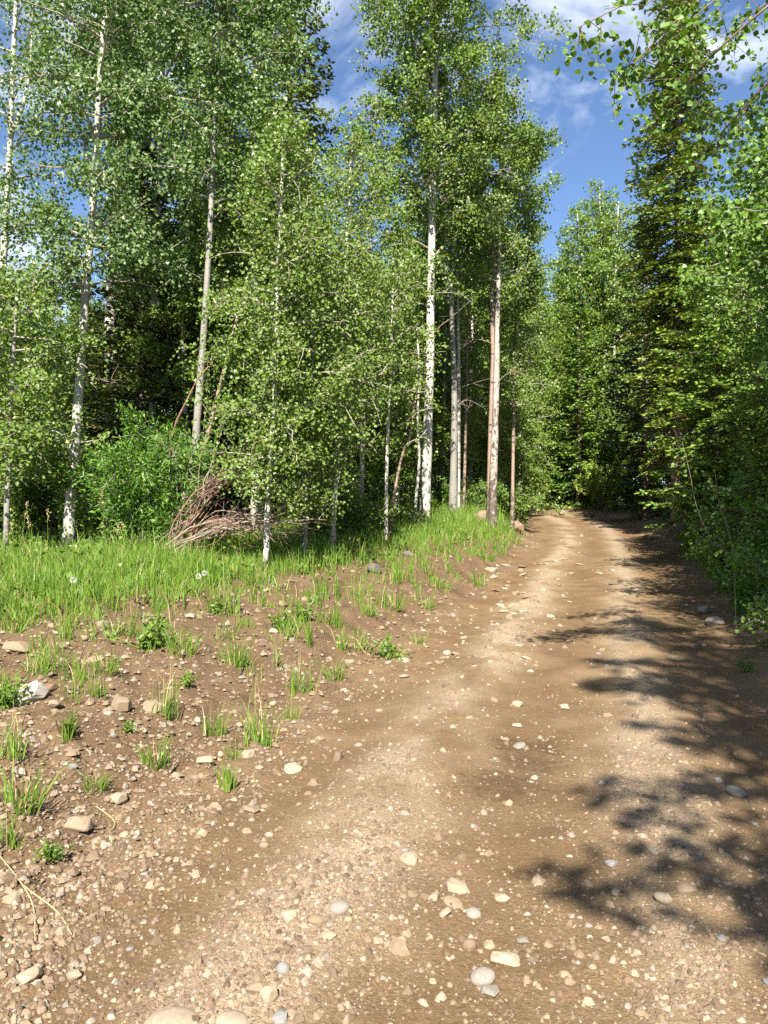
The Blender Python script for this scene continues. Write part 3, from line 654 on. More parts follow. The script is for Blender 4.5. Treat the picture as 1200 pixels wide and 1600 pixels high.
for pts, nl in [([(1500, -260, -.3), (1250, -130, 0), (1080, -40, .1), (980, 5, .2), (905, 42, .2)], 120), ([(1500, -220, 0), (1230, -110, .3), (1060, 30, .4), (1000, 90, .5), (958, 130, .5)], 260),
                ([(1560, -160, .3), (1300, -60, .6), (1130, 70, .8), (1060, 150, .9), (1020, 205, 1)], 280), ([(1560, -100, .3), (1330, 20, .5), (1200, 130, .8), (1120, 215, 1), (1080, 260, 1.1)], 260),
                ([(1500, -240, .6), (1260, -90, 1), (1130, -10, 1.2), (1060, 50, 1.3)], 220), ([(1560, -140, .9), (1360, -10, 1.2), (1250, 60, 1.3), (1180, 150, 1.3), (1150, 200, 1.3)], 300), ([(1500, -200, .8), (1300, -60, 1.2), (1190, 10, 1.4), (1130, 60, 1.4)], 260)]:
    P = catmull(np.array(px_path(pts, 4.4, near.location), float), 5); q = MB()
    q.tube(P, np.linspace(0.011, 0.002, len(P)), 5, 1)
    for k in range(int(nl / 13)):
        t = rgn.uniform(0.45, 1.0); s0 = sample(P, np.array([t]))[0]; ln = rgn.uniform(0.12, 0.38); d = unit(rgn.normal(size=3) * 0.7 + unit(P[-1] - P[-4]) * 0.5 + np.array([0, 0, -0.35])); e = s0 + d * ln
        q.tube(np.array([s0, (s0 + e) / 2 + rgn.normal(size=3) * .02, e]), np.array([.0035, .0025, .0015]), 3, 1, False)
        C = s0 + d * (ln * rgn.uniform(0.2, 1.1, 13))[:, None] + rgn.normal(size=(13, 3)) * 0.035; add_leaves(q, C, 0.043, LEAF6, rgn, 0, 1.0)
    link('hanging_branch', q.mesh('hanging_branch', [M_ASPEN_DEEP, M_BRUSH]), near)
# trees beside and behind the photographer, out of frame: their shade lies across the road
SH = 'roadside trees beyond the picture that shade the road'
LSH = 'roadside spruce outside the picture whose shade falls on the road'
for x, y, H, Rm, sd in [(2.1, -4.2, 14, 2.2, 64), (3.7, -2.6, 12.5, 2.1, 65), (5.5, -0.6, 8.0, 1.7, 66)]:
    spruce('spruce_tree', LSH, Vector((x, y, gz(x, y))), H, Rm, 0.8, 85, sd, M_SPRUCE, r0=0.17, tw=0.17, sp=0.13, slen=0.2, swid=0.055, prof=0.5, group=SH, ragged=0.5)
free_aspen('aspen_tree', 'overhanging roadside aspen outside the picture that dapples the near road', 3.3, -1.5, 9.0, 0.11,
           [dict(lo=4.6, hi=8.8, r=[1.7, 2.2, 1.8, 0.8], n=24, dens=0.55, az_bias=(LEFT, 0.35))], 70, 0.08, LEAF4, M_ASPEN_DEEP, group=SH)
# ---- the wood behind: copies of a few kinds
def proto_aspen(seed, H, lo, r, n, lm, bm, leaf=0.10):
    rg = np.random.default_rng(seed)
    root = thing('aspen_tree', 'x', 'aspen tree')
    me, C = trunk_mesh([(0, 0, -0.2), (0.1, 0.05, H * .3), (0.05, 0.15, H * .62), (0.2, 0, H)], 0.12, 0.02, bm, 7, seed=seed); link('trunk', me, root)
    b = MB(); crown_on(b, C, H * lo, H * 0.99, (lambda u: float(np.interp(u, np.linspace(0, 1, len(r)), r))), n, rg, leaf, LEAF4, dens=0.75, clump=0.17, sub=7)
    link('crown', b.mesh('crown', [lm, M_TWIG]), root, kind='stuff'); return root
PA = [proto_aspen(71, 14, 0.28, [1.4, 2.1, 2.2, 1.6, 0.5], 46, M_ASPEN, M_BARK), proto_aspen(72, 14, 0.40, [1.3, 2.0, 1.9, 1.3, 0.4], 38, M_ASPEN_BLUE, M_BARK_GREY), proto_aspen(73, 14, 0.03, [1.6, 2.3, 2.3, 1.6, 0.5], 62, M_ASPEN, M_BARK)]
rg0 = np.random.default_rng(74)
def proto_spruce():
    root = thing('spruce_tree', 'x', 'spruce tree'); H = 12
    me, C = trunk_mesh([(0, 0, -0.2), (0, 0, 4), (0, 0, 8), (0, 0, H)], 0.16, 0.012, M_SBARK, 7); link('trunk', me, root)
    link('crown', spruce_mesh(H, 2.1, 0.3, 110, rg0, 0.17, 0.12, 0.2, 0.055, prof=0.75).mesh('crown', [M_SPRUCE, M_SBARK, M_FIR_TIP]), root, kind='stuff'); return root
PS = [proto_spruce()]
used = {}
def put(proto, px, D, top, label, group, rz=None):
    base = at(px, D); H0 = 14.0 if proto in PA else 12.0
    h = tree_h(top, D, base); s = h / H0
    rz = rng.uniform(0, 6.28) if rz is None else rz
    sx = max(s, 0.62) if s < 0.62 else s
    if id(proto) not in used:
        used[id(proto)] = 1; proto.location = base; proto.rotation_euler = (0, 0, rz); proto.scale = (sx, sx, s); tag(proto, label, proto['category'], group); return proto
    return copy_tree(proto, base, rz, (sx, sx, s), label, group)
MARKS = [(-80, 'at the far left edge'), (60, 'left of the banded white aspen'), (110, 'behind the banded white aspen'), (190, 'behind the willow shrub'), (270, 'behind the brush pile'), (330, 'behind the slim grey aspen'), (395, 'behind the white-footed young aspen'),
         (460, 'below the dark spruce top'), (505, 'behind the young aspen thicket'), (565, 'right of the young aspen thicket'), (600, 'behind the shaded thin saplings'), (650, 'behind the tall bright white aspen'), (695, 'behind the scarred grey aspen'), (730, 'between the two pale trunk pairs'),
         (765, 'behind the weathered roadside aspen'), (800, 'right of the weathered roadside aspen'), (835, 'where the road disappears'), (868, 'behind the leaning pale poles'), (895, 'above the middle of the bend'), (925, 'below the blue sky gap'), (950, 'left of the tall narrow spruce'), (990, 'behind the tall narrow spruce'),
         (1050, 'behind the bright tipped fir'), (1085, 'above the bright tipped fir'), (1130, 'behind the leafy roadside wall'), (1175, 'behind the dark shaded fir'), (1215, 'at the right picture edge')]
taken = {}
def where(px): return [m for a, m in MARKS if a <= px][-1]
def bglabel(kind, px, D, dist):
    lb = f"{kind} {dist} {where(px)}"; taken[lb] = taken.get(lb, 0) + 1
    return lb if taken[lb] == 1 else lb.replace(dist, dist + ', farther back,') if taken[lb] == 2 else lb.replace(dist, dist + ', the farthest one,')
KN = ['white-barked aspen', 'grey-barked blue-green aspen', 'low-branched leafy aspen']
GB = 'aspens deep in the wood'
for px, D, top, k in [(20, 24, 430, 0), (75, 27, 455, 1), (130, 30, 440, 2), (60, 34, 470, 2), (185, 33, 420, 0), (250, 27, 330, 1), (300, 31, 300, 2), (355, 27, 240, 0), (410, 31, 200, 2), (470, 27, 330, 1), (500, 32, 380, 2), (440, 36, 300, 2),
                      (545, 26, 400, 2), (585, 31, 395, 2), (618, 25, 420, 1), (640, 29, 330, 2), (665, 34, 300, 2), (690, 28, 330, 2), (735, 31, 300, 2), (752, 37, 340, 2), (780, 33, 330, 2), (812, 36, 380, 2),
                      (530, 40, 420, 2), (600, 42, 420, 2), (680, 43, 400, 2), (740, 45, 380, 2), (-20, 21, 420, 2), (-60, 30, 440, 0), (340, 40, 330, 2), (230, 40, 400, 2), (130, 42, 450, 2), (20, 44, 460, 2),
                      (480, 19, 420, 2), (620, 21.5, 430, 2), (560, 20.5, 380, 2), (290, 16.5, 300, 0), (210, 20, 250, 2), (120, 18, 500, 2), (640, 50, 440, 2), (560, 50, 440, 2), (710, 52, 440, 2), (430, 46, 420, 2)]:
    put(PA[k], px, D, top, bglabel(KN[k], px, D, 'deep in the wood' if D > 24 else 'inside the wood'), GB)
GF = 'pale green aspens beyond the bend'
for px, D, top, k in [(845, 44, 430, 2), (872, 47, 415, 2), (905, 46, 330, 2), (935, 48, 292, 2), (962, 45, 320, 0), (890, 56, 400, 2), (950, 58, 340, 2), (1000, 46, 330, 2), (840, 58, 440, 2), (860, 49, 560, 2), (900, 50, 520, 2), (800, 52, 430, 2), (770, 58, 420, 2)]:
    put(PA[k], px, D, top, bglabel('pale ' + KN[k], px, D, 'beyond the bend'), GF)
GR = 'aspens in the wood right of the road'
for px, D, top, k in [(1045, 40, 400, 2), (1062, 47, 380, 2), (1085, 33, 330, 2), (1130, 24, 340, 2), (1160, 20, 330, 2), (1200, 23, 300, 2), (1110, 38, 320, 2), (1170, 32, 290, 2), (1240, 17, 260, 2)]:
    put(PA[k], px, D, top, bglabel(KN[k], px, D, 'in the wood'), GR)
GS = 'dark spruces deep in the wood'
for px, D, top in [(170, 24, 480), (300, 24, 330), (395, 24, 360), (500, 25, 480), (585, 35, 450), (650, 38, 440), (1010, 33, 330), (1120, 28, 380)]:
    put(PS[0], px, D, top, bglabel('dark spruce', px, D, 'in the shaded wood'), GS)

# ------------------------------------------------------------------ shrubs
def shrub(name, label, base, w, h, nst, seed, lm, shape, leaf, dens=1.0, spread=0.55, group=None, stem_m=None, cat='shrub', leaf_lo=0.25, r=0.012):
    rg = np.random.default_rng(seed); root = thing(name, label, cat, base, 0, group)
    st, lv = MB(), MB()
    for k in range(nst):
        az = rg.uniform(0, 6.28); sp = rg.uniform(0, 1) ** 0.6
        p0 = np.array([math.cos(az), math.sin(az), 0]) * w * 0.16 * rg.random(); p0[2] = -0.08
        top = np.array([math.cos(az) * w * spread * sp, math.sin(az) * w * spread * sp, h * rg.uniform(0.55, 1.0) * (1 - 0.3 * sp)])
        mid = p0 * 0.5 + top * 0.5 + np.array([-math.cos(az), -math.sin(az), 0.4]) * 0.10 * w * sp
        P = catmull(np.array([p0, mid, top]), 4); st.tube(P, np.linspace(r, 0.003, len(P)), 4, 0, False)
        for t in np.concatenate([rg.uniform(leaf_lo, 1.0, int(9 * h + 4)), [1.0]]):
            s0 = sample(P, np.array([t]))[0]; ln = rg.uniform(0.12, 0.42) * min(1.0, h)
            d = unit(rg.normal(size=3) * 0.8 + np.array([math.cos(az), math.sin(az), 0.5])); e = s0 + d * ln
            st.tube(np.array([s0, (s0 + e) / 2 + rg.normal(size=3) * 0.02, e]), np.array([0.004, 0.003, 0.0015]), 3, 0, False)
            n = rg.poisson(14 * dens * ln / 0.25)
            C = s0 + d * (ln * rg.uniform(0.2, 1.05, n))[:, None] + rg.normal(size=(n, 3)) * 0.055
            add_leaves(lv, C, leaf, shape, rg, 0, 0.2, 0.1, unit(d + rg.normal(size=(n, 3)) * 0.8))
    link('stems', st.mesh('stems', [stem_m or M_TWIG]), root, kind='stuff'); link('foliage', lv.mesh('foliage', [lm]), root, kind='stuff')
    return root
LW = np.array([(0, 0), (0.35, 0.17), (1, 0), (0.35, -0.17)])
shrub('willow_shrub', 'bright green willow shrub with narrow leaves beside the brush pile', at(235, 12.4), 1.9, 2.5, 26, 81, M_WILLOW, LW, 0.085, 1.5, spread=0.5)
shrub('willow_shrub', 'upright yellow-green willow shoots in front of the slim grey aspen', at(278, 12.0), 0.9, 2.6, 9, 82, M_WILLOW, LW, 0.085, 1.0, spread=0.35)
shrub('shrub', 'dark low shrub under the banded white aspen', at(150, 13.4), 1.6, 1.5, 18, 83, M_HERB, LEAF4, 0.06, 1.2)
shrub('shrub', 'leafy shrub at the far left under the hanging aspen boughs', at(55, 14.3), 1.7, 2.9, 22, 84, M_ASPEN, LEAF4, 0.06, 1.2)
shrub('shrub', 'yellow-green serviceberry bush in the grass before the big white trunk', at(578, 16.6), 1.3, 0.95, 14, 85, M_ASPEN, LEAF6, 0.055, 0.9)
shrub('shrub', 'small leafy shrub at the foot of the shaded saplings', at(630, 18.3), 1.0, 0.7, 12, 86, M_ASPEN_DEEP, LEAF4, 0.055, 1.0)
shrub('shrub', 'dark shrub in the shade behind the young aspens', at(520, 15.5), 1.9, 1.3, 18, 87, M_HERB, LEAF4, 0.06, 1.1)
shrub('shrub', 'green shrub behind the scarred grey aspen', at(735, 26.5), 2.4, 1.3, 18, 88, M_ASPEN_DEEP, LEAF4, 0.07, 1.1)
shrub('shrub', 'shaded shrub behind the boulder by the weathered aspen', at(800, 26.5), 1.6, 1.4, 16, 89, M_HERB, LEAF4, 0.07, 1.1)
GBEND = 'shrubs along the outside of the bend'
for j, (px, D, w, h, m, lb) in enumerate([(838, 49, 3.0, 2.4, M_FIR_TIP, 'low shrub at the bend under the leaning pale stems'), (880, 46, 3.4, 3.6, M_ASPEN, 'tall willow shrub in the middle of the bend'),
        (915, 43, 3.4, 3.0, M_WILLOW, 'grey-twigged shrub at the bend before the dark spruce'), (945, 40.2, 3.0, 2.8, M_FIR_TIP, 'yellow-green sunlit bush at the outside of the bend'),
        (1000, 37, 1.8, 1.8, M_WILLOW, 'bright bush at the edge of the dark spruce shade'), (900, 49, 4, 5, M_ASPEN, 'tall leafy thicket rising behind the bend'), (965, 42.5, 3.4, 5.0, M_ASPEN, 'leafy thicket below the dark spruce at the bend'), (812, 51, 3.4, 3.8, M_ASPEN, 'leafy thicket where the road disappears')]):
    shrub('shrub', lb, at(px, D), w, h, 20, 100 + j, m, LEAF4, 0.10, 1.3, group=GBEND)
aspen('aspen_sapling', 'pale leaning pole at the bend', 48, [(828, 770), (822, 735), (816, 705), (808, 670)], 0.06, [], 116, r1=0.03, cat='sapling')
aspen('aspen_sapling', 'curved pale pole bending right behind the leaning one', 48.5, [(848, 770), (845, 735), (838, 705), (826, 690)], 0.05, [], 117, bm=M_BARK_GREY, r1=0.02, cat='sapling')
aspen('aspen_sapling', 'short pale pole crossing behind the curved one', 49, [(856, 765), (850, 735), (843, 712)], 0.05, [], 118, bm=M_BARK_GREY, r1=0.02, cat='sapling')
GRR = 'bushes along the shaded edge of the road'
for j, (sd_, D, w, h, m, lf, lb) in enumerate([
        (3.0, 19.5, 1.6, 1.3, M_ASPEN_DEEP, 0.065, 'round-leaved bush where the road edge nears the narrow spruce'), (2.85, 16.0, 1.5, 1.3, M_ASPEN_DEEP, 0.06, 'leafy bush under the bright tipped fir'),
        (2.65, 13.2, 1.5, 1.15, M_HERB, 0.055, 'low bush with dangling twigs at the road edge'), (2.4, 11.0, 1.3, 0.8, M_WILLOW, 0.055, 'low bright raspberry-like bush spilling onto the road'),
        (2.75, 9.7, 1.4, 1.2, M_ASPEN_DEEP, 0.055, 'shaded round-leaved bush at the picture\'s edge'), (2.45, 8.5, 1.0, 0.6, M_HERB, 0.05, 'low dark bush above the shaded grass'), (3.5, 24.5, 1.8, 1.2, M_HERB, 0.075, 'low bush in the black shade beyond the bright tipped fir'), (3.5, 12.2, 1.6, 1.7, M_ASPEN_DEEP, 0.055, 'tall bush in deep shade below the fir boughs'), (3.6, 28, 1.6, 1.0, M_WILLOW, 0.075, 'low green bush at the narrow spruce foot'), (3.3, 14.8, 1.7, 2.0, M_ASPEN_DEEP, 0.058, 'tall leafy bush between the two bright tipped firs'), (3.1, 10.9, 1.4, 1.5, M_WILLOW, 0.055, 'bright leafy bush behind the raspberry-like one'), (3.4, 17.6, 1.8, 2.2, M_WILLOW, 0.065, 'tall bright bush at the foot of the bright tipped fir'), (3.5, 21.5, 1.8, 2.0, M_ASPEN_DEEP, 0.07, 'leafy bush just before the narrow spruce')]):
    shrub('shrub', lb, beside(sd_, D), w, h, 17, 120 + j, m, LEAF4, lf, 1.15, group=GRR, leaf_lo=0.1)
def px_stem(pts, D, r, name, label, m, leaf_m, seed, n=60):
    rg = np.random.default_rng(seed); base = at(pts[0][0], D); root = thing(name, label, 'sapling', base)
    P = catmull(np.array(px_path(pts, D, base), float), 4); P[0, 2] = -0.1
    q = MB(); q.tube(P, np.linspace(r, r * 0.25, len(P)), 6, 0); link('stem', q.mesh('stem', [m], True), root)
    lv = MB(); C = sample(P, rg.uniform(0.35, 1, n)) + rg.normal(size=(n, 3)) * 0.12; add_leaves(lv, C, 0.055, LEAF6, rg, 0, 0.5); link('foliage', lv.mesh('foliage', [leaf_m]), root, kind='stuff')
px_stem([(1190, 900), (1150, 872), (1110, 838), (1088, 790), (1078, 740), (1066, 690)], 10.6, 0.008, 'bent_sapling', 'thin bent sapling arching up out of the shaded bushes', M_DEAD, M_ASPEN_DEEP, 141)
px_stem([(1150, 880), (1135, 820), (1122, 780), (1118, 740)], 10.2, 0.006, 'bent_sapling', 'short upright sapling beside the arching one in the shade', M_DEAD, M_ASPEN_DEEP, 142, 40)

# ------------------------------------------------------------------ pile of dead brush
rg = np.random.default_rng(5)
pb = at(290, 11.9); pile = thing('brush_pile', 'pile of reddish dead branches leaning against the slim grey aspen', 'brush pile', pb)
def stick(pts, r, name='dead_branch'):
    P = catmull(np.array(px_path(pts, 11.9, pb), float), 4); P += np.cumsum(rg.normal(size=P.shape), 0) * 0.008 + rg.normal(size=P.shape) * 0.016; P[0, 2] -= 0.15; r = r * rg.uniform(0.5, 1.7)
    q = MB(); q.tube(P, np.linspace(r, r * 0.35, len(P)), 5, 0)
    for t in rg.uniform(0.3, 1, 6):
        s0 = sample(P, np.array([t]))[0]; e = s0 + unit(unit(P[-1] - P[0]) * 0.9 + rg.normal(size=3) * 0.75) * rg.uniform(0.15, 0.4)
        q.tube(np.array([s0, (s0 + e) / 2, e]), np.array([r * .4, r * .3, r * .15]), 3, 0, False)
    link(name, q.mesh(name, [M_BRUSH if rg.random() < 0.5 else M_DEAD], True), pile)
for k in range(34):                         # steep fan
    a = rg.uniform(0, 1); j = rg.normal(size=4) * 13
    stick([(252 + 30 * a + j[0], 872 - 25 * a, rg.uniform(-.4, .3)), (300 + 25 * a + j[1], 800 - 25 * a, rg.uniform(-.4, .3)), (340 + 40 * a + j[2], 755 - 35 * a, rg.uniform(-.5, .3)), (378 + 35 * a + 2 * j[3], 715 - 45 * a, rg.uniform(-.6, .3))], rg.uniform(0.005, 0.014))
for k in range(34):                         # flat fan
    a = rg.uniform(0, 1); j = rg.normal(size=4) * 9
    stick([(250 + 45 * a + j[0], 868 - 20 * a, rg.uniform(-.6, 0)), (320 + 15 * a, 838 - 22 * a + j[1], rg.uniform(-.7, 0)), (380 + 20 * a, 822 - 18 * a + j[2], rg.uniform(-.8, 0)), (415 + 95 * rg.random(), 822 - 30 * a + 3 * j[3], rg.uniform(-.9, 0))], rg.uniform(0.007, 0.014))
for pts, r in [([(285, 862), (315, 870), (335, 882)], 0.012), ([(310, 830), (340, 786), (352, 788), (368, 812)], 0.010), ([(352, 820), (385, 850), (412, 868)], 0.008), ([(330, 838), (360, 850), (380, 872)], 0.008), ([(300, 850), (340, 700), (360, 610), (372, 560)], 0.012),
               ([(305, 840), (318, 700), (322, 620), (325, 560)], 0.008), ([(262, 700), (300, 610), (330, 570), (350, 550)], 0.014)]:
    stick(pts, r)

# ------------------------------------------------------------------ grass
def blades(mb, B, h, w, rg, m=0, lean=0.35, out=None, seg=2):
    """B Nx3 feet; curved tapered blades"""
    N = len(B); h = np.broadcast_to(h, (N,)) * rg.uniform(0.6, 1.15, N); az = rg.uniform(0, 6.28, N) if out is None else out
    d = np.stack([np.cos(az), np.sin(az), np.zeros(N)], 1); fa = rg.uniform(0, 6.28, N)
    wv = np.stack([np.cos(fa), np.sin(fa), np.zeros(N)], 1) * (np.broadcast_to(w, (N,)) * rg.uniform(0.6, 1.3, N))[:, None]
    ln = np.abs(rg.normal(size=N)) * lean
    p1 = B + (d * (ln * 0.3)[:, None] + [0, 0, 0.55]) * h[:, None]; p2 = B + (d * ln[:, None] + [0, 0, 1.0]) * (h * (1 - 0.18 * np.minimum(ln, 1.5)))[:, None]
    V = np.stack([B - wv * 0.5, B + wv * 0.5, p1 + wv * 0.42, p1 - wv * 0.42, p2], 1).reshape(-1, 3)
    k = np.arange(N)[:, None] * 5
    n0 = mb.n; mb.add(V, k + np.array([0, 1, 2, 3]), m); mb.f.append((k + n0 + np.array([3, 2, 4]), m))
rg = np.random.default_rng(9)
# meadow strip on the bank, thinning out raggedly towards the road
def grass_density(X, Y):
    s, t = road_st(X, Y); d = -s - 1.95; e = grass_edge(t) + 0.75 * fbm(X * 1.3, Y * 1.3, 91, 4, 0.6) + 0.1
    m = sstep(-0.35, 0.9, d - e) ** 1.3 * (1 - 0.93 * sstep(2.4, 4.4, d - e + 0.6 * fbm(X, Y, 93, 2)))
    return m * sstep(-0.55, 0.25, fbm(X * 2.6, Y * 2.6, 95, 3) + 0.25 * m), s, t
N = 460000
Y = 4.6 + 25 * rg.random(N) ** 1.35; X = rg.uniform(-9.5, 7.0, N)
inv = np.abs(X) < 0.56 * Y + 0.8
X, Y = X[inv], Y[inv]
den, s, t = grass_density(X, Y)
keep = rg.random(len(X)) < den * np.clip(1.25 - Y / 40, 0.3, 1)
X, Y = X[keep][:44000], Y[keep][:44000]
cx = rg.uniform(-6, 4, 9000); cyy = rg.uniform(3.4, 24, 9000); ss, tt = road_st(cx, cyy); dd_ = -ss - 1.95; ee = grass_edge(tt)
pk = (np.abs(cx) < 0.54 * cyy) & (dd_ > 0.25) & (rg.random(9000) < np.where(dd_ > ee, 0.55, 0.42 * sstep(-2.4, 0.2, dd_ - ee)))
cx, cyy = cx[pk][:1300], cyy[pk][:1300]; nb_ = rg.integers(6, 34, len(cx)); rr_ = np.repeat(rg.uniform(0.02, 0.09, len(cx)), nb_); ch = np.repeat(rg.uniform(0.10, 0.36, len(cx)) * np.where(rg.random(len(cx)) < 0.2, 1.5, 1.0), nb_)
X2 = np.repeat(cx, nb_) + rg.normal(size=nb_.sum()) * rr_; Y2 = np.repeat(cyy, nb_) + rg.normal(size=nb_.sum()) * rr_
hh = (0.16 + 0.30 * np.clip(0.5 + 0.8 * fbm(X * 1.7, Y * 1.7, 99, 3), 0, 1)) * np.interp(Y, [5, 9, 14], [0.75, 1.0, 1.1]) * np.where(rg.random(len(X)) < 0.06, 1.7, 1.0)
X, Y, hh = np.concatenate([X, X2]), np.concatenate([Y, Y2]), np.concatenate([hh, ch])
mb = MB(); B_ = np.stack([X, Y, ground(X, Y) - 0.01], 1); dry = rg.random(len(X)) < 0.05
blades(mb, B_[~dry], hh[~dry], (0.0065 + 0.00035 * Y)[~dry], rg, 0, 0.45); blades(mb, B_[dry], hh[dry] * 1.1, 0.006, rg, 1, 0.6)
gr = link('grass', mb.mesh('grass', [M_GRASS, M_STRAW]), kind='stuff'); gr['label'] = 'lush green grass on the bank between road and wood'; gr['category'] = 'grass'
# shaded grass at the right edge of the road
N = 34000; Y = 5.5 + 19 * rg.random(N) ** 1.3; t_ = rg.random(N); s = 2.1 + 1.3 * t_ + 0.3 * fbm(Y * 1.5, Y * 0 + 3, 5, 2)
xc = np.interp(Y, RL[:, 1][:48], RL[:, 0][:48]); X = xc + s * 1.04
k = (rg.random(N) < 0.75 * sstep(2.05, 2.6, s)) & (fbm(X * 1.6, Y * 1.6, 15, 2) > -0.2); X, Y = X[k], Y[k]
mb = MB(); blades(mb, np.stack([X, Y, ground(X, Y) - 0.01], 1), 0.30, 0.009, rg)
g2 = link('grass', mb.mesh('grass', [M_GRASS]), kind='stuff'); g2['label'] = 'shaded grass under the bushes along the road\'s other edge'; g2['category'] = 'grass'
# tall seed-headed stems at the far left of the meadow
rg = np.random.default_rng(14)
for k, (px, D, hpx) in enumerate([(30, 8.8, 110), (52, 9.0, 90), (75, 9.4, 100), (165, 9.6, 120), (178, 9.3, 80), (12, 9.2, 80), (200, 9.8, 70), (120, 9.5, 75)]):
    p = at(px, D); o = thing('seeding_grass', 'tall grass stem with a pale seed head standing above the meadow', 'grass stem', p, group='tall seeding grass stems')
    h = hpx / F * D * 1.15; q = MB(); ex = rg.normal() * 0.12; P = np.array([(0, 0, -0.02), (ex * .3, 0, h * .5), (ex, 0.02, h)]); q.tube(P, np.array([.004, .003, .002]), 3, 0); blades(q, np.zeros((7, 3)), h * 0.6, 0.008, rg, 0)
    link('stem', q.mesh('stem', [M_GRASS]), o)
    q = MB(); C = sample(P, rg.uniform(0.82, 1.03, 40)) + rg.normal(size=(40, 3)) * 0.008; add_leaves(q, C, 0.02, LANCE * np.array([1, 2]), rg, 0, -1.0); link('seed_head', q.mesh('seed_head', [M_STRAW]), o)
# low herbs in the meadow and on the forest floor
rg = np.random.default_rng(16)
N = 15000; Y = 6 + 34 * rg.random(N) ** 1.2; X = rg.uniform(-16, 9, N); s, t = road_st(X, Y); d = -s - 1.95; e = grass_edge(t)
pk = (d > e - 0.2) & (np.abs(X) < 0.56 * Y + 1) & (rg.random(N) < np.where(d - e > 1.8, 0.9, 0.3)) & (fbm(X * .9, Y * .9, 18, 3) > -0.25)
X, Y = X[pk], Y[pk]; n = 5; C = np.repeat(np.stack([X, Y, ground(X, Y)], 1), n, 0); C = C + rg.normal(size=C.shape) * [0.07, 0.07, 0] + np.stack([0 * C[:, 0], 0 * C[:, 0], np.abs(rg.normal(size=len(C))) * 0.14 + 0.03], 1)
mb = MB(); add_leaves(mb, C, 0.065, LEAF4, rg, 0, -0.2); ug = link('undergrowth', mb.mesh('undergrowth', [M_HERB]), kind='stuff'); ug['label'] = 'low leafy undergrowth on the forest floor'; ug['category'] = 'undergrowth'
N = 9000; Y = 6 + 44 * rg.random(N); X = rg.uniform(3, 24, N); s, t = road_st(X, Y); pk = (s > 2.7) & (X < 0.56 * Y + 2) & (fbm(X * .9, Y * .9, 18, 3) > -0.3); X, Y = X[pk], Y[pk]
C = np.repeat(np.stack([X, Y, ground(X, Y)], 1), 5, 0); C = C + rg.normal(size=C.shape) * [0.09, 0.09, 0] + np.stack([0 * C[:, 0], 0 * C[:, 0], np.abs(rg.normal(size=len(C))) * 0.2 + 0.03], 1)
mb = MB(); add_leaves(mb, C, 0.095, LEAF4, rg, 0, -0.2); ug = link('undergrowth', mb.mesh('undergrowth', [M_HERB]), kind='stuff'); ug['label'] = 'low leafy undergrowth beneath the trees beyond the road'; ug['category'] = 'undergrowth'

# ---- separate tufts and weeds growing out of the bare bank
rg = np.random.default_rng(19)
def tuft_mesh(kind, seed):
    rg = np.random.default_rng(seed); b = MB(); mats = [M_GRASS, M_STRAW, M_HERB]
    if kind == 'grass':
        n = 60; B = np.concatenate([rg.normal(size=(n, 2)) * 0.045, np.full((n, 1), -0.02)], 1); blades(b, B, 0.30 * rg.uniform(.4, 1.1, n), 0.0075, rg, 0, 0.75, np.arctan2(B[:, 1], B[:, 0]) + rg.normal(size=n) * 0.5)
        n = 10; B = np.concatenate([rg.normal(size=(n, 2)) * 0.04, np.full((n, 1), -0.02)], 1); blades(b, B, 0.22, 0.006, rg, 1, 0.7)
    elif kind == 'tall':
        n = 52; B = np.concatenate([rg.normal(size=(n, 2)) * [0.06, 0.045], np.full((n, 1), -0.02)], 1); blades(b, B, 0.42 * rg.uniform(.25, 1.05, n), 0.0075, rg, 0, 0.42)
        n = 9; B = np.concatenate([rg.normal(size=(n, 2)) * 0.03, np.full((n, 1), -0.02)], 1); blades(b, B, 0.46, 0.004, rg, 1, 0.15)
    elif kind == 'broad':
        n = 16; B = np.concatenate([rg.normal(size=(n, 2)) * 0.02, np.full((n, 1), -0.01)], 1); blades(b, B, 0.17, 0.022, rg, 2, 0.6, np.arctan2(B[:, 1], B[:, 0]))
        n = 14; B = np.concatenate([rg.normal(size=(n, 2)) * 0.03, np.full((n, 1), -0.02)], 1); blades(b, B, 0.2, 0.008, rg, 0, 0.4)
    else:
        for k in range(12):
            az = rg.uniform(0, 6.28); L = rg.uniform(0.1, 0.22); P = limb_path(np.array([0, 0, -0.01]), az, rg.uniform(0.5, 1.4), L, rg, 4, 0.1); b.tube(P, .003, 3, 2, False)
            C = sample(P, rg.uniform(0.15, 1, 16)) + rg.normal(size=(16, 3)) * 0.015; add_leaves(b, C, 0.032, LEAF4 * [1, .7], rg, 2, -0.3)
    return b.mesh(kind + '_tuft', mats)
TM = {k: [tuft_mesh(k, 200 + 7 * j + len(k)) for j in range(3)] for k in ('grass', 'tall', 'broad', 'weed')}
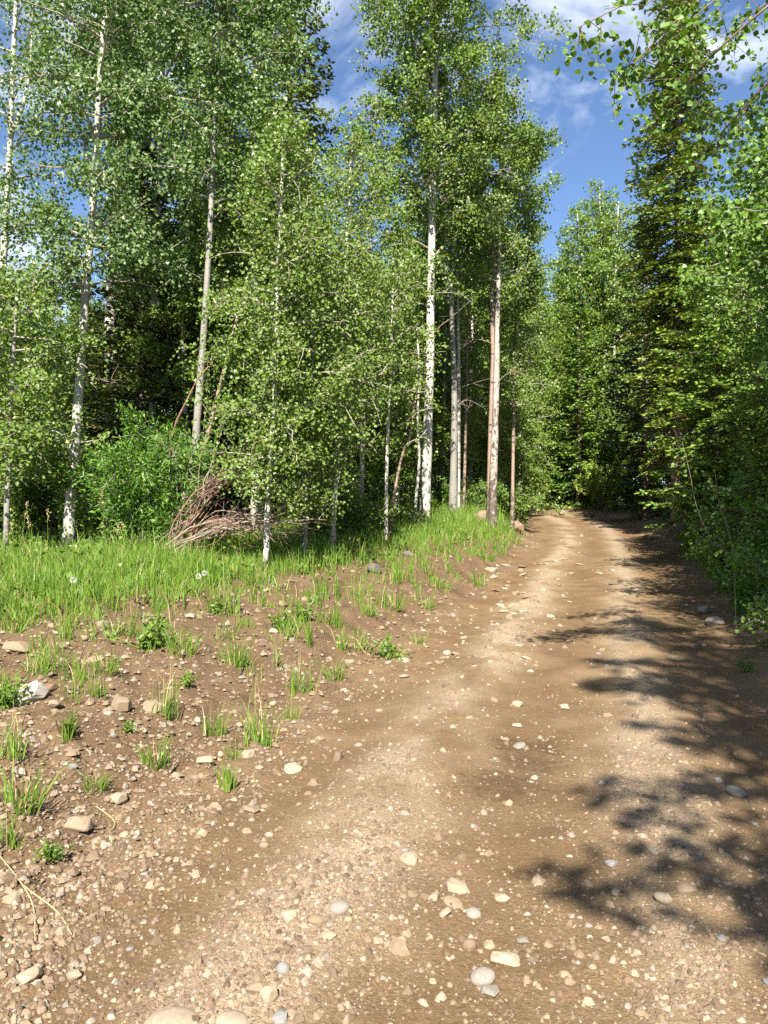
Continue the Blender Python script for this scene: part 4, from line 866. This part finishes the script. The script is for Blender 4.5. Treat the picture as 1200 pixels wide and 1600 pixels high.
TUFTS = [  # px, py of the foot, height in px, kind, where
    (405, 1160, 105, 'tall', 'tallest green grass tuft on the bare bank, close to the road edge'), (470, 1082, 80, 'tall', 'dense blue-green grass tuft above the road edge'),
    (370, 1035, 58, 'grass', 'leaning dark green grass tuft in the middle of the bare bank'), (355, 1232, 42, 'broad', 'small broad-leaved plant alone on stony dirt'),
    (245, 1195, 60, 'grass', 'reddish-stemmed grass tuft low on the stony bank'), (262, 1120, 80, 'tall', 'thin upright grass tuft above the reddish-stemmed one'),
    (228, 1015, 65, 'weed', 'bushy dark green weed at the edge of the meadow'), (285, 1025, 60, 'grass', 'bronze-tipped grass tuft beside the bushy dark weed'),
    (110, 1145, 38, 'broad', 'small star-shaped plant under the pale boulder'), (105, 1160, 30, 'broad', 'little dark plant at the foot of the star-shaped one'),
    (30, 1265, 90, 'grass', 'big arching grass clump at the picture\'s left edge'), (10, 1320, 80, 'tall', 'tall grass clump at the left edge below the arching one'), (22, 1180, 85, 'tall', 'tall weedy grass below the pale boulder'),
    (10, 1105, 55, 'weed', 'leafy sprig growing over the pale boulder'), (60, 1052, 55, 'grass', 'wispy grass tuft behind the pale boulder'), (150, 1085, 48, 'tall', 'thin grass tuft right of the pale boulder'),
    (165, 1050, 50, 'grass', 'straw-tipped grass tuft between flat bank stones'), (100, 1000, 60, 'tall', 'grass tuft at the meadow\'s ragged lower edge'), (185, 990, 45, 'grass', 'short tuft at the meadow edge among flat stones'),
    (330, 1150, 60, 'tall', 'faint wispy grass beside the tallest tuft'), (335, 960, 35, 'weed', 'low yellow-green weed below the dandelion clocks'), (440, 985, 35, 'weed', 'low green weed on the bare dirt patch'),
    (472, 970, 40, 'weed', 'small leafy weed on top of the bare patch'), (512, 975, 50, 'grass', 'upright tuft at the right of the bare dirt patch'), (560, 1015, 45, 'grass', 'grass tuft on the slope to the road'),
    (522, 1060, 45, 'grass', 'grass tuft at the road edge behind the tallest one'), (612, 1030, 45, 'weed', 'leafy clump at the road edge below the meadow'), (575, 960, 40, 'tall', 'tall tuft where meadow thins to dirt'),
    (615, 950, 45, 'grass', 'thick grass tuft at the meadow tip'), (668, 950, 30, 'grass', 'small tuft beside the road under the meadow tip'), (655, 1005, 28, 'grass', 'lone tiny tuft nearest the wheel track'), (695, 920, 30, 'grass', 'small tuft on the dirt below the big aspen'),
    (748, 915, 35, 'grass', 'thin tuft at the road edge near the weathered aspen'), (290, 1075, 28, 'weed', 'tiny weed among stones uphill of the thin tuft'), (150, 1235, 28, 'grass', 'sparse small tuft among stones near the left edge'),
    (85, 1345, 40, 'weed', 'small pale weed in the gully at the left'), (365, 1185, 30, 'grass', 'fine pale tuft next to the tallest tuft'), (455, 1125, 45, 'tall', 'thin tuft just below the dense blue-green one'),
    (200, 1145, 25, 'weed', 'tiny sprig among small stones on the bank'), (1165, 1050, 25, 'weed', 'tiny weed in the shade on the road\'s far side'), (805, 850, 25, 'grass', 'dry tuft at the road edge past the boulder'), (785, 850, 24, 'grass', 'pale tuft below the weathered aspen')]
for k, (px, py, hp, kd, lb) in enumerate(TUFTS):
    p = hit(px, py); H0 = {'grass': 0.30, 'tall': 0.42, 'broad': 0.18, 'weed': 0.20}[kd]
    s = max(0.5, hp / F * p.y / H0)
    o = link('grass_tuft' if kd in ('grass', 'tall') else 'weed', TM[kd][k % 3], None, p); o.rotation_euler = (0, 0, rg.uniform(0, 6.28)); o.scale = (s * 1.05, s * 1.05, s)
    tag(o, lb, 'grass tuft' if kd in ('grass', 'tall') else 'weed', 'tufts and weeds on the bare bank')
for px, py, lb in [(318, 945, 'white dandelion clock over the meadow grass, the taller of a pair'), (308, 952, 'white dandelion clock over the meadow grass, the shorter of a pair'), (112, 965, 'white dandelion clock alone in the left of the meadow')]:
    p = hit(px, py); o = thing('dandelion_clock', lb, 'dandelion', p, group='dandelion clocks'); q = MB(); q.tube(np.array([(0, 0, -.02), (.01, 0, .15), (.015, 0, .33)]), .003, 4, 0); link('stem', q.mesh('stem', [M_GRASS]), o)
    q = MB(); n = 220; d = unit(rg.normal(size=(n, 3))); add_leaves(q, d * 0.022 + [.015, 0, .35], 0.011, LANCE, rg, 0, 0, 0, d); link('seed_head', q.mesh('seed_head', [M_SEED]), o)

# ------------------------------------------------------------------ stones
def rock_mesh(seed, kind, name='stone'):
    rg = np.random.default_rng(seed); bm = bmesh.new()
    if kind == 'round':
        bmesh.ops.create_icosphere(bm, subdivisions=2, radius=0.5)
        for v in bm.verts:
            c = v.co; k = 1 + 0.10 * math.sin(c.x * 5 + seed) * math.cos(c.y * 4.3 + seed * 2) + 0.08 * math.sin(c.z * 6 + seed * 3) + rg.normal() * 0.02; v.co = c * k
    else:
        n = 26; P = rg.normal(size=(n, 3)); P = P / np.linalg.norm(P, axis=1)[:, None] * 0.5 * rg.uniform(0.8, 1.12, (n, 1)); P = np.clip(P, -0.42, 0.42)
        for q in P: bm.verts.new(q)
        r = bmesh.ops.convex_hull(bm, input=bm.verts)
        bmesh.ops.delete(bm, geom=[e for e in r['geom_interior'] if isinstance(e, bmesh.types.BMVert)], context='VERTS')
        bmesh.ops.dissolve_limit(bm, angle_limit=0.30, verts=bm.verts[:], edges=bm.edges[:])
        bmesh.ops.bevel(bm, geom=bm.edges[:], offset=0.035, segments=1, affect='EDGES', clamp_overlap=True)
        for v in bm.verts: v.co += Vector(rg.normal(size=3) * 0.006)
    me = bpy.data.meshes.new(name); bm.to_mesh(me); bm.free()
    for p in me.polygons: p.use_smooth = (kind == 'round')
    return me
RK = {k: [rock_mesh(300 + 11 * j, k) for j in range(7)] for k in ('round', 'angular')}
RKM = {}
def rk(kind, j, col):
    key = (kind, j % 7, col)
    if key not in RKM:
        me = RK[kind][j % 7].copy(); me.materials.append(M_ST[col]); RKM[key] = me
    return RKM[key]
rg = np.random.default_rng(23)
def put_stone(p, w, h, dpt, kind, col, j, sink, name, label, group=None, tilt=0.15, rz=None):
    o = link(name, rk(kind, j, col), None, (p.x, p.y, p.z + h * (0.5 - sink)))
    o.scale = (w, dpt, h); o.rotation_euler = (rg.normal() * tilt, rg.normal() * tilt, rg.uniform(-0.5, 0.5) if rz is None else rz)
    return tag(o, label, 'boulder' if name == 'boulder' else 'stone', group)
HERO = [  # px, py (middle), width px, thickness as a share of the width, kind, colour, sink, label
    (38, 1090, 62, 0.7, 'angular', 'white', .3, 'white angular boulder half hidden by a leafy sprig on the bank'), (190, 1103, 34, .7, 'angular', 'tan', .3, 'tan blocky stone uphill between thin grass tufts'),
    (238, 1105, 40, .5, 'angular', 'tan', .4, 'broad tan stone beside the thin upright tuft'), (122, 1297, 36, .8, 'angular', 'tan', .25, 'squarish tan stone with black shadow near the left edge'),
    (186, 1252, 27, .7, 'angular', 'cream', .3, 'pale wedge-shaped stone uphill of the squarish tan one'), (270, 1594, 72, .35, 'round', 'cream', .5, 'long flat cream stone cut by the picture\'s lower edge'),
    (363, 1596, 42, .4, 'round', 'cream', .5, 'flat pale stone beside the long flat cream one at the lower edge'), (637, 1343, 32, .4, 'angular', 'cream', .45, 'wide pale stone set flat in the middle of the road'),
    (715, 1386, 40, .25, 'angular', 'cream', .4, 'long narrow pale stone lying across the road'), (530, 1418, 28, .6, 'round', 'grey', .45, 'rounded greyish stone in the pale gravel ridge'),
    (790, 1500, 44, .4, 'angular', 'cream', .4, 'largest flat cream stone on the near road'), (754, 1528, 32, .55, 'round', 'grey', .35, 'oval grey stone just below the largest flat cream one'),
    (765, 1549, 29, .5, 'angular', 'grey', .4, 'pale grey stone under the oval grey one'), (733, 1478, 19, .8, 'round', 'brown', .35, 'brownish round pebble above the oval grey stone'),
    (740, 1427, 20, .6, 'round', 'grey', .45, 'light grey round stone in the cluster of small gravel'), (783, 1403, 24, .4, 'angular', 'cream', .4, 'cream flat stone right of the long narrow one'),
    (709, 1409, 28, .3, 'round', 'tan', .6, 'tan stone sunk in the dirt under the long narrow one'), (693, 1427, 26, .3, 'angular', 'cream', .5, 'flat cream stone left of the light grey round one'), (678, 1402, 21, .5, 'angular', 'cream', .4, 'pointed pale stone left of the sunken tan one'),
    (627, 1473, 17, .8, 'angular', 'cream', .3, 'small upright cream stone alone on brown dirt'), (818, 1469, 21, .4, 'angular', 'grey', .45, 'flat grey stone above the largest cream one'),
    (452, 1434, 26, .6, 'angular', 'cream', .2, 'cracked tan stone overhanging a dark hole in the gravel ridge'), (496, 1436, 24, .5, 'round', 'tan', .45, 'rounded tan stone right of the cracked one'), (513, 1460, 25, .4, 'angular', 'cream', .5, 'cream stone embedded below the rounded tan one'),
    (402, 1546, 30, .55, 'angular', 'tan', .35, 'blocky tan stone at the lower gravel ridge'), (421, 1562, 26, .95, 'angular', 'cream', .25, 'tall wedge stone leaning on the blocky tan one'), (443, 1516, 18, .8, 'round', 'blue-grey', .35, 'blue-grey pebble above the tall wedge stone'),
    (440, 1592, 25, .5, 'angular', 'blue-grey', .4, 'blue-grey stone at the foot of the tall wedge'), (45, 1523, 34, .6, 'angular', 'cream', .4, 'pale stone in the dirt at the lower left corner'), (115, 1525, 22, .6, 'angular', 'cream', .35, 'smaller pale stone right of the lower left corner one'),
    (1150, 1238, 27, .5, 'round', 'grey', .3, 'smooth grey-white stone in the shaded side of the road'), (1035, 1405, 23, .6, 'round', 'cream', .35, 'cream egg-shaped stone at the edge of the shade'), (955, 1350, 22, .5, 'angular', 'blue-grey', .4, 'blue-grey flat stone in the sunlit wheel track'),
    (1073, 1383, 28, .4, 'round', 'tan', .6, 'smooth tan stone sunk in dirt among shade patches'), (963, 1397, 14, .8, 'angular', 'cream', .3, 'small white stone left of the cream egg-shaped one'), (1127, 1467, 16, .6, 'angular', 'blue-grey', .4, 'blue-grey stone in the shaded gravel strip'),
    (995, 1491, 12, .8, 'angular', 'cream', .3, 'small bright stone in sun between shade blots'), (808, 1101, 18, .5, 'angular', 'cream', .2, 'pale stone with dark underside in the sunlit track'), (808, 1134, 16, .4, 'angular', 'cream', .3, 'white flat stone just below the one with dark underside'),
    (811, 1165, 19, .4, 'round', 'grey', .35, 'grey flat stone on the dark damp patch'), (790, 1156, 13, .5, 'angular', 'tan', .3, 'tan pebble left of the grey flat stone on the damp patch'), (883, 1105, 17, .6, 'angular', 'cream', .35, 'pale stone at the edge of the dappled shade'),
    (835, 1216, 12, .5, 'angular', 'cream', .3, 'small pale stone below the dark damp patch'), (804, 929, 15, .6, 'angular', 'tan', .3, 'tan stone on the sunlit rocky stretch of road'), (585, 892, 26, .8, 'angular', 'dark', .3, 'dark lichened rock in the grass at the meadow tip'),
    (638, 868, 20, .8, 'angular', 'dark', .35, 'small dark rock in the grass below the big white trunk'), (768, 891, 27, .4, 'angular', 'cream', .35, 'flat cream slab at the end of the grass'), (440, 945, 18, .7, 'angular', 'tan', .35, 'tan stone on the bare patch below the young aspen'),
    (492, 938, 22, .6, 'angular', 'cream', .35, 'pale block on the bare patch near the meadow'), (475, 935, 20, .5, 'angular', 'tan', .4, 'flat tan stone left of the pale block on the bare patch'), (160, 978, 24, .7, 'angular', 'cream', .35, 'cream stone among meadow grass above the bank'),
    (150, 1030, 28, .5, 'angular', 'tan', .4, 'flat tan stone on the upper bank'), (25, 1010, 40, .45, 'angular', 'tan', .45, 'broad tan stone at the meadow edge on the far left'), (78, 1075, 26, .5, 'angular', 'brown', .4, 'brown flat stone touching the white boulder'), (85, 1100, 22, .6, 'angular', 'tan', .35, 'tan stone below the brown flat one'),
    (298, 965, 20, .6, 'angular', 'cream', .35, 'pale stone below the dandelion clocks'), (236, 970, 24, .4, 'angular', 'cream', .4, 'flat pale stone behind the bushy dark weed'), (545, 1037, 16, .7, 'angular', 'cream', .3, 'white stone on the slope near the road edge'), (448, 1043, 14, .6, 'angular', 'cream', .3, 'small cream stone beside the dense blue-green tuft'),
    (320, 1188, 26, .35, 'angular', 'cream', .35, 'long pale stone left of the small broad-leaved plant'), (388, 1180, 24, .7, 'angular', 'cream', .4, 'pale stone at the foot of the tallest tuft'), (392, 1262, 30, .4, 'angular', 'tan', .5, 'flat brownish stone in the stony dirt'), (460, 1200, 34, .4, 'angular', 'cream', .5, 'pale crusted stone at the road edge')]
for k, (px, py, wp, th, kd, col, sk, lb) in enumerate(HERO):
    p = hit(px, py + wp * 0.1); w = wp / F * math.hypot(p.y, CAMZ) * 1.12
    put_stone(p, w, w * max(th, .3), w * rg.uniform(0.8, 1.0), kd, col, k, sk, 'boulder' if k == 0 else 'stone', lb, 'stones on the road and bank')
pb = hit(750, 812); put_stone(Vector((pb.x, 23.2, gz(pb.x, 23.2))), 0.62, 0.55, 0.5, 'round', 'tan', 3, .25, 'boulder', 'rounded tan boulder beside the weathered aspen', 'stones on the road and bank')
x = (806 - 600) / F * 25; put_stone(Vector((x, 25, gz(x, 25))), 0.62, 0.5, 0.6, 'angular', 'brown', 5, .3, 'boulder', 'brown earthy boulder at the road edge past the weathered aspen', 'stones on the road and bank')
for px, D, w, lb in [(880, 37.5, .55, 'pale rock under the shrubs at the bend'), (920, 36.2, .6, 'pale rock at the foot of the sunlit bush at the bend'), (1012, 24, .4, 'earthy rock by the narrow spruce foot'), (1118, 10.4, .28, 'grey rock under the low bush at the road edge'), (1100, 11.3, .22, 'small grey rock behind the one under the low bush')]:
    p = at(px, D); put_stone(p, w, w * .7, w * .8, 'angular', 'tan' if D > 20 else 'grey', int(D), .3, 'stone', lb, 'stones on the road and bank')
# further stones, told apart only by colour and the stretch of ground they lie on
cols = ['tan', 'cream', 'grey', 'brown', 'cream', 'tan', 'blue-grey']
def zone(s):
    return ('bare bank beside the grass' if s < -1.95 else 'left wheel track' if s < -1.15 else 'pale gravel ridge' if s < -0.45 else 'middle of the road' if s < 0.35 else 'gravel strip in the shade' if s < 0.95 else 'shaded right wheel track')
cnt = 0; tries = 0
while cnt < 225 and tries < 4000:
    tries += 1
    py = 815 + 780 * rg.random() ** 0.8; px = rg.uniform(0, 1200)
    rocky = cnt < 105
    if rocky: py = rg.uniform(845, 1060); px = 735 + (1060 - py) * 0.70 + rg.normal() * (30 + (py - 845) * 0.35)
    D = CAMZ * F / max(py - 800, 40) 
    if D > 26: continue
    p = hit(px, py); s, t = road_st([p.x], [p.y]); s = float(s[0]); dl_ = -s - 1.95
    if s > 2.4 or dl_ > float(grass_edge(t)[0]) + 0.2: continue
    if rg.random() > (1.0 if s < -1.3 else 0.8 if (abs(s + .85) < .35 or abs(s - .62) < .3) else 0.35): continue
    w = (rg.uniform(8, 17) if p.y < 9 else rg.uniform(7, 12)) / F * p.y * (1.15 if s < -1.3 else 1.0)
    if rocky: w = (8 + 14 * rg.random() ** 2) / F * p.y
    col = ('tan' if rg.random() < .5 else 'cream') if rocky and rg.random() < .8 else cols[int(rg.integers(len(cols)))]; kd = 'angular' if rg.random() < 0.65 else 'round'
    far = 'far part of the ' if p.y > 9 else ''
    put_stone(p, w, w * (rg.uniform(.2, .4) if rocky else rg.uniform(.4, .75)), w * rg.uniform(.65, 1.0), kd, col, int(rg.integers(7)), rg.uniform(.35, .6), 'stone',
              f"small {col} {'angular' if kd == 'angular' else 'rounded'} stone on the {far}{zone(s)}", f'small stones, {far}{zone(s)}', 0.2, rg.uniform(0, 6.28)); cnt += 1

# gravel: too fine to count
rg = np.random.default_rng(29)
OCT = np.array([(1, 0, 0), (0, 1, 0), (-1, 0, 0), (0, -1, 0), (0, 0, 1)], float); OF = np.array([(0, 1, 4), (1, 2, 4), (2, 3, 4), (3, 0, 4)])
PRI = np.array([(1, 0, -.3), (.4, .9, -.3), (-.6, .8, -.3), (-1, -.1, -.3), (-.5, -.85, -.3), (.6, -.8, -.3), (.45, .1, .75), (-.15, .5, .7), (-.45, -.3, .8)]); 
PF3 = np.array([(0, 1, 6), (1, 7, 6), (1, 2, 7), (2, 3, 7), (3, 8, 7), (3, 4, 8), (4, 5, 8), (5, 6, 8), (5, 0, 6), (6, 7, 8)])
def pebbles(mb, P, size, V0, F0, rg):
    N = len(P); k = len(V0); a = rg.uniform(0, 6.28, N); c, s = np.cos(a), np.sin(a)
    V = V0[None] * (1 + rg.normal(size=(N, k, 3)) * 0.16) * (size[:, None] * np.stack([np.ones(N), rg.uniform(.6, 1, N), rg.uniform(.45, .85, N)], 1))[:, None, :]
    W = np.stack([V[..., 0] * c[:, None] - V[..., 1] * s[:, None], V[..., 0] * s[:, None] + V[..., 1] * c[:, None], V[..., 2]], -1) + P[:, None, :]
    mb.add(W.reshape(-1, 3), (np.arange(N)[:, None, None] * k + F0[None]).reshape(-1, 3))
def scatter(N, ymax=1600, ymin=830):
    py = ymin + (ymax - ymin) * rg.random(N) ** 0.75; px = rg.uniform(-60, 1260, N)
    Dv = CAMZ * F / (py - 800); Dv = Dv * rg.uniform(0.97, 1.03, N)
    Dv = np.where(Dv > 26, 26 * rg.random(N), Dv); X = (px - 600) / F * Dv
    s, t = road_st(X, Dv); return X, Dv, s, t
mb = MB()
X, Y, s, t = scatter(120000)
pr = 0.20 + 0.85 * gravel_band(s, X, Y) + 0.55 * sstep(-1.4, -2.0, s) + 0.5 * sstep(0.2, 0.5, fbm(X * 3, Y * 3, 71, 3)); dd = -s - 1.95
pr *= (dd < grass_edge(t) + .3) * (s < 2.7)
k = rg.random(len(X)) < pr * 0.46; X, Y, s = X[k][:27000], Y[k][:27000], s[k][:27000]
sz = np.exp(rg.normal(size=len(X)) * 0.45) * 0.0042 * np.where(s < -1.5, 1.25, 1.0) * np.interp(Y, [2.4, 6, 12, 25], [0.9, 1.3, 2.2, 3.2])
pebbles(mb, np.stack([X, Y, ground(X, Y) - sz * 0.05], 1), sz, OCT, OF, rg)
X, Y, s, t = scatter(34000)
pr = 0.10 + 0.75 * gravel_band(s, X, Y) + 0.5 * np.exp(-((s + 0.75) / 0.5) ** 2) * sstep(7, 10, Y) + 0.95 * sstep(-1.3, -2.0, s) + 0.2 * sstep(0.2, 0.5, fbm(X * 2, Y * 2, 73, 3)); dd = -s - 1.95
pr *= (dd < grass_edge(t) + .2) * (s < 2.6)
k = rg.random(len(X)) < pr * 0.85; X, Y, s = X[k][:13000], Y[k][:13000], s[k][:13000]
sz = np.exp(rg.normal(size=len(X)) * 0.42) * 0.0105 * np.where(s < -1.5, 1.2, 1.0) * np.interp(Y, [2.4, 6, 12, 25], [0.85, 1.1, 1.8, 2.6])
pebbles(mb, np.stack([X, Y, ground(X, Y) + sz * 0.14], 1), sz, PRI, PF3, rg)
gv = link('gravel', mb.mesh('gravel', [M_GRAVEL]), kind='stuff'); gv['label'] = 'fine gravel and grit strewn over the dirt road and bank'; gv['category'] = 'gravel'
# dry stalks and bits of straw on the bank
for pts, lb in [([(0, 1345), (30, 1380), (52, 1420), (55, 1475)], 'bent dry stalk arching down the gully at the left edge'), ([(10, 1365), (45, 1395), (90, 1430), (112, 1465)], 'long dry stalk lying beside the gully'), ([(150, 1265), (180, 1290), (152, 1318)], 'thin dry straw on the stony dirt')]:
    P = [hit(*q) + Vector((0, 0, 0.012)) for q in pts]; P = catmull(np.array([tuple(v) for v in P]), 4); q = MB(); q.tube(P - P[0], 0.0028, 4, 0); tag(link('dry_stalk', q.mesh('dry_stalk', [M_STRAW]), None, tuple(P[0])), lb, 'dry stalk')
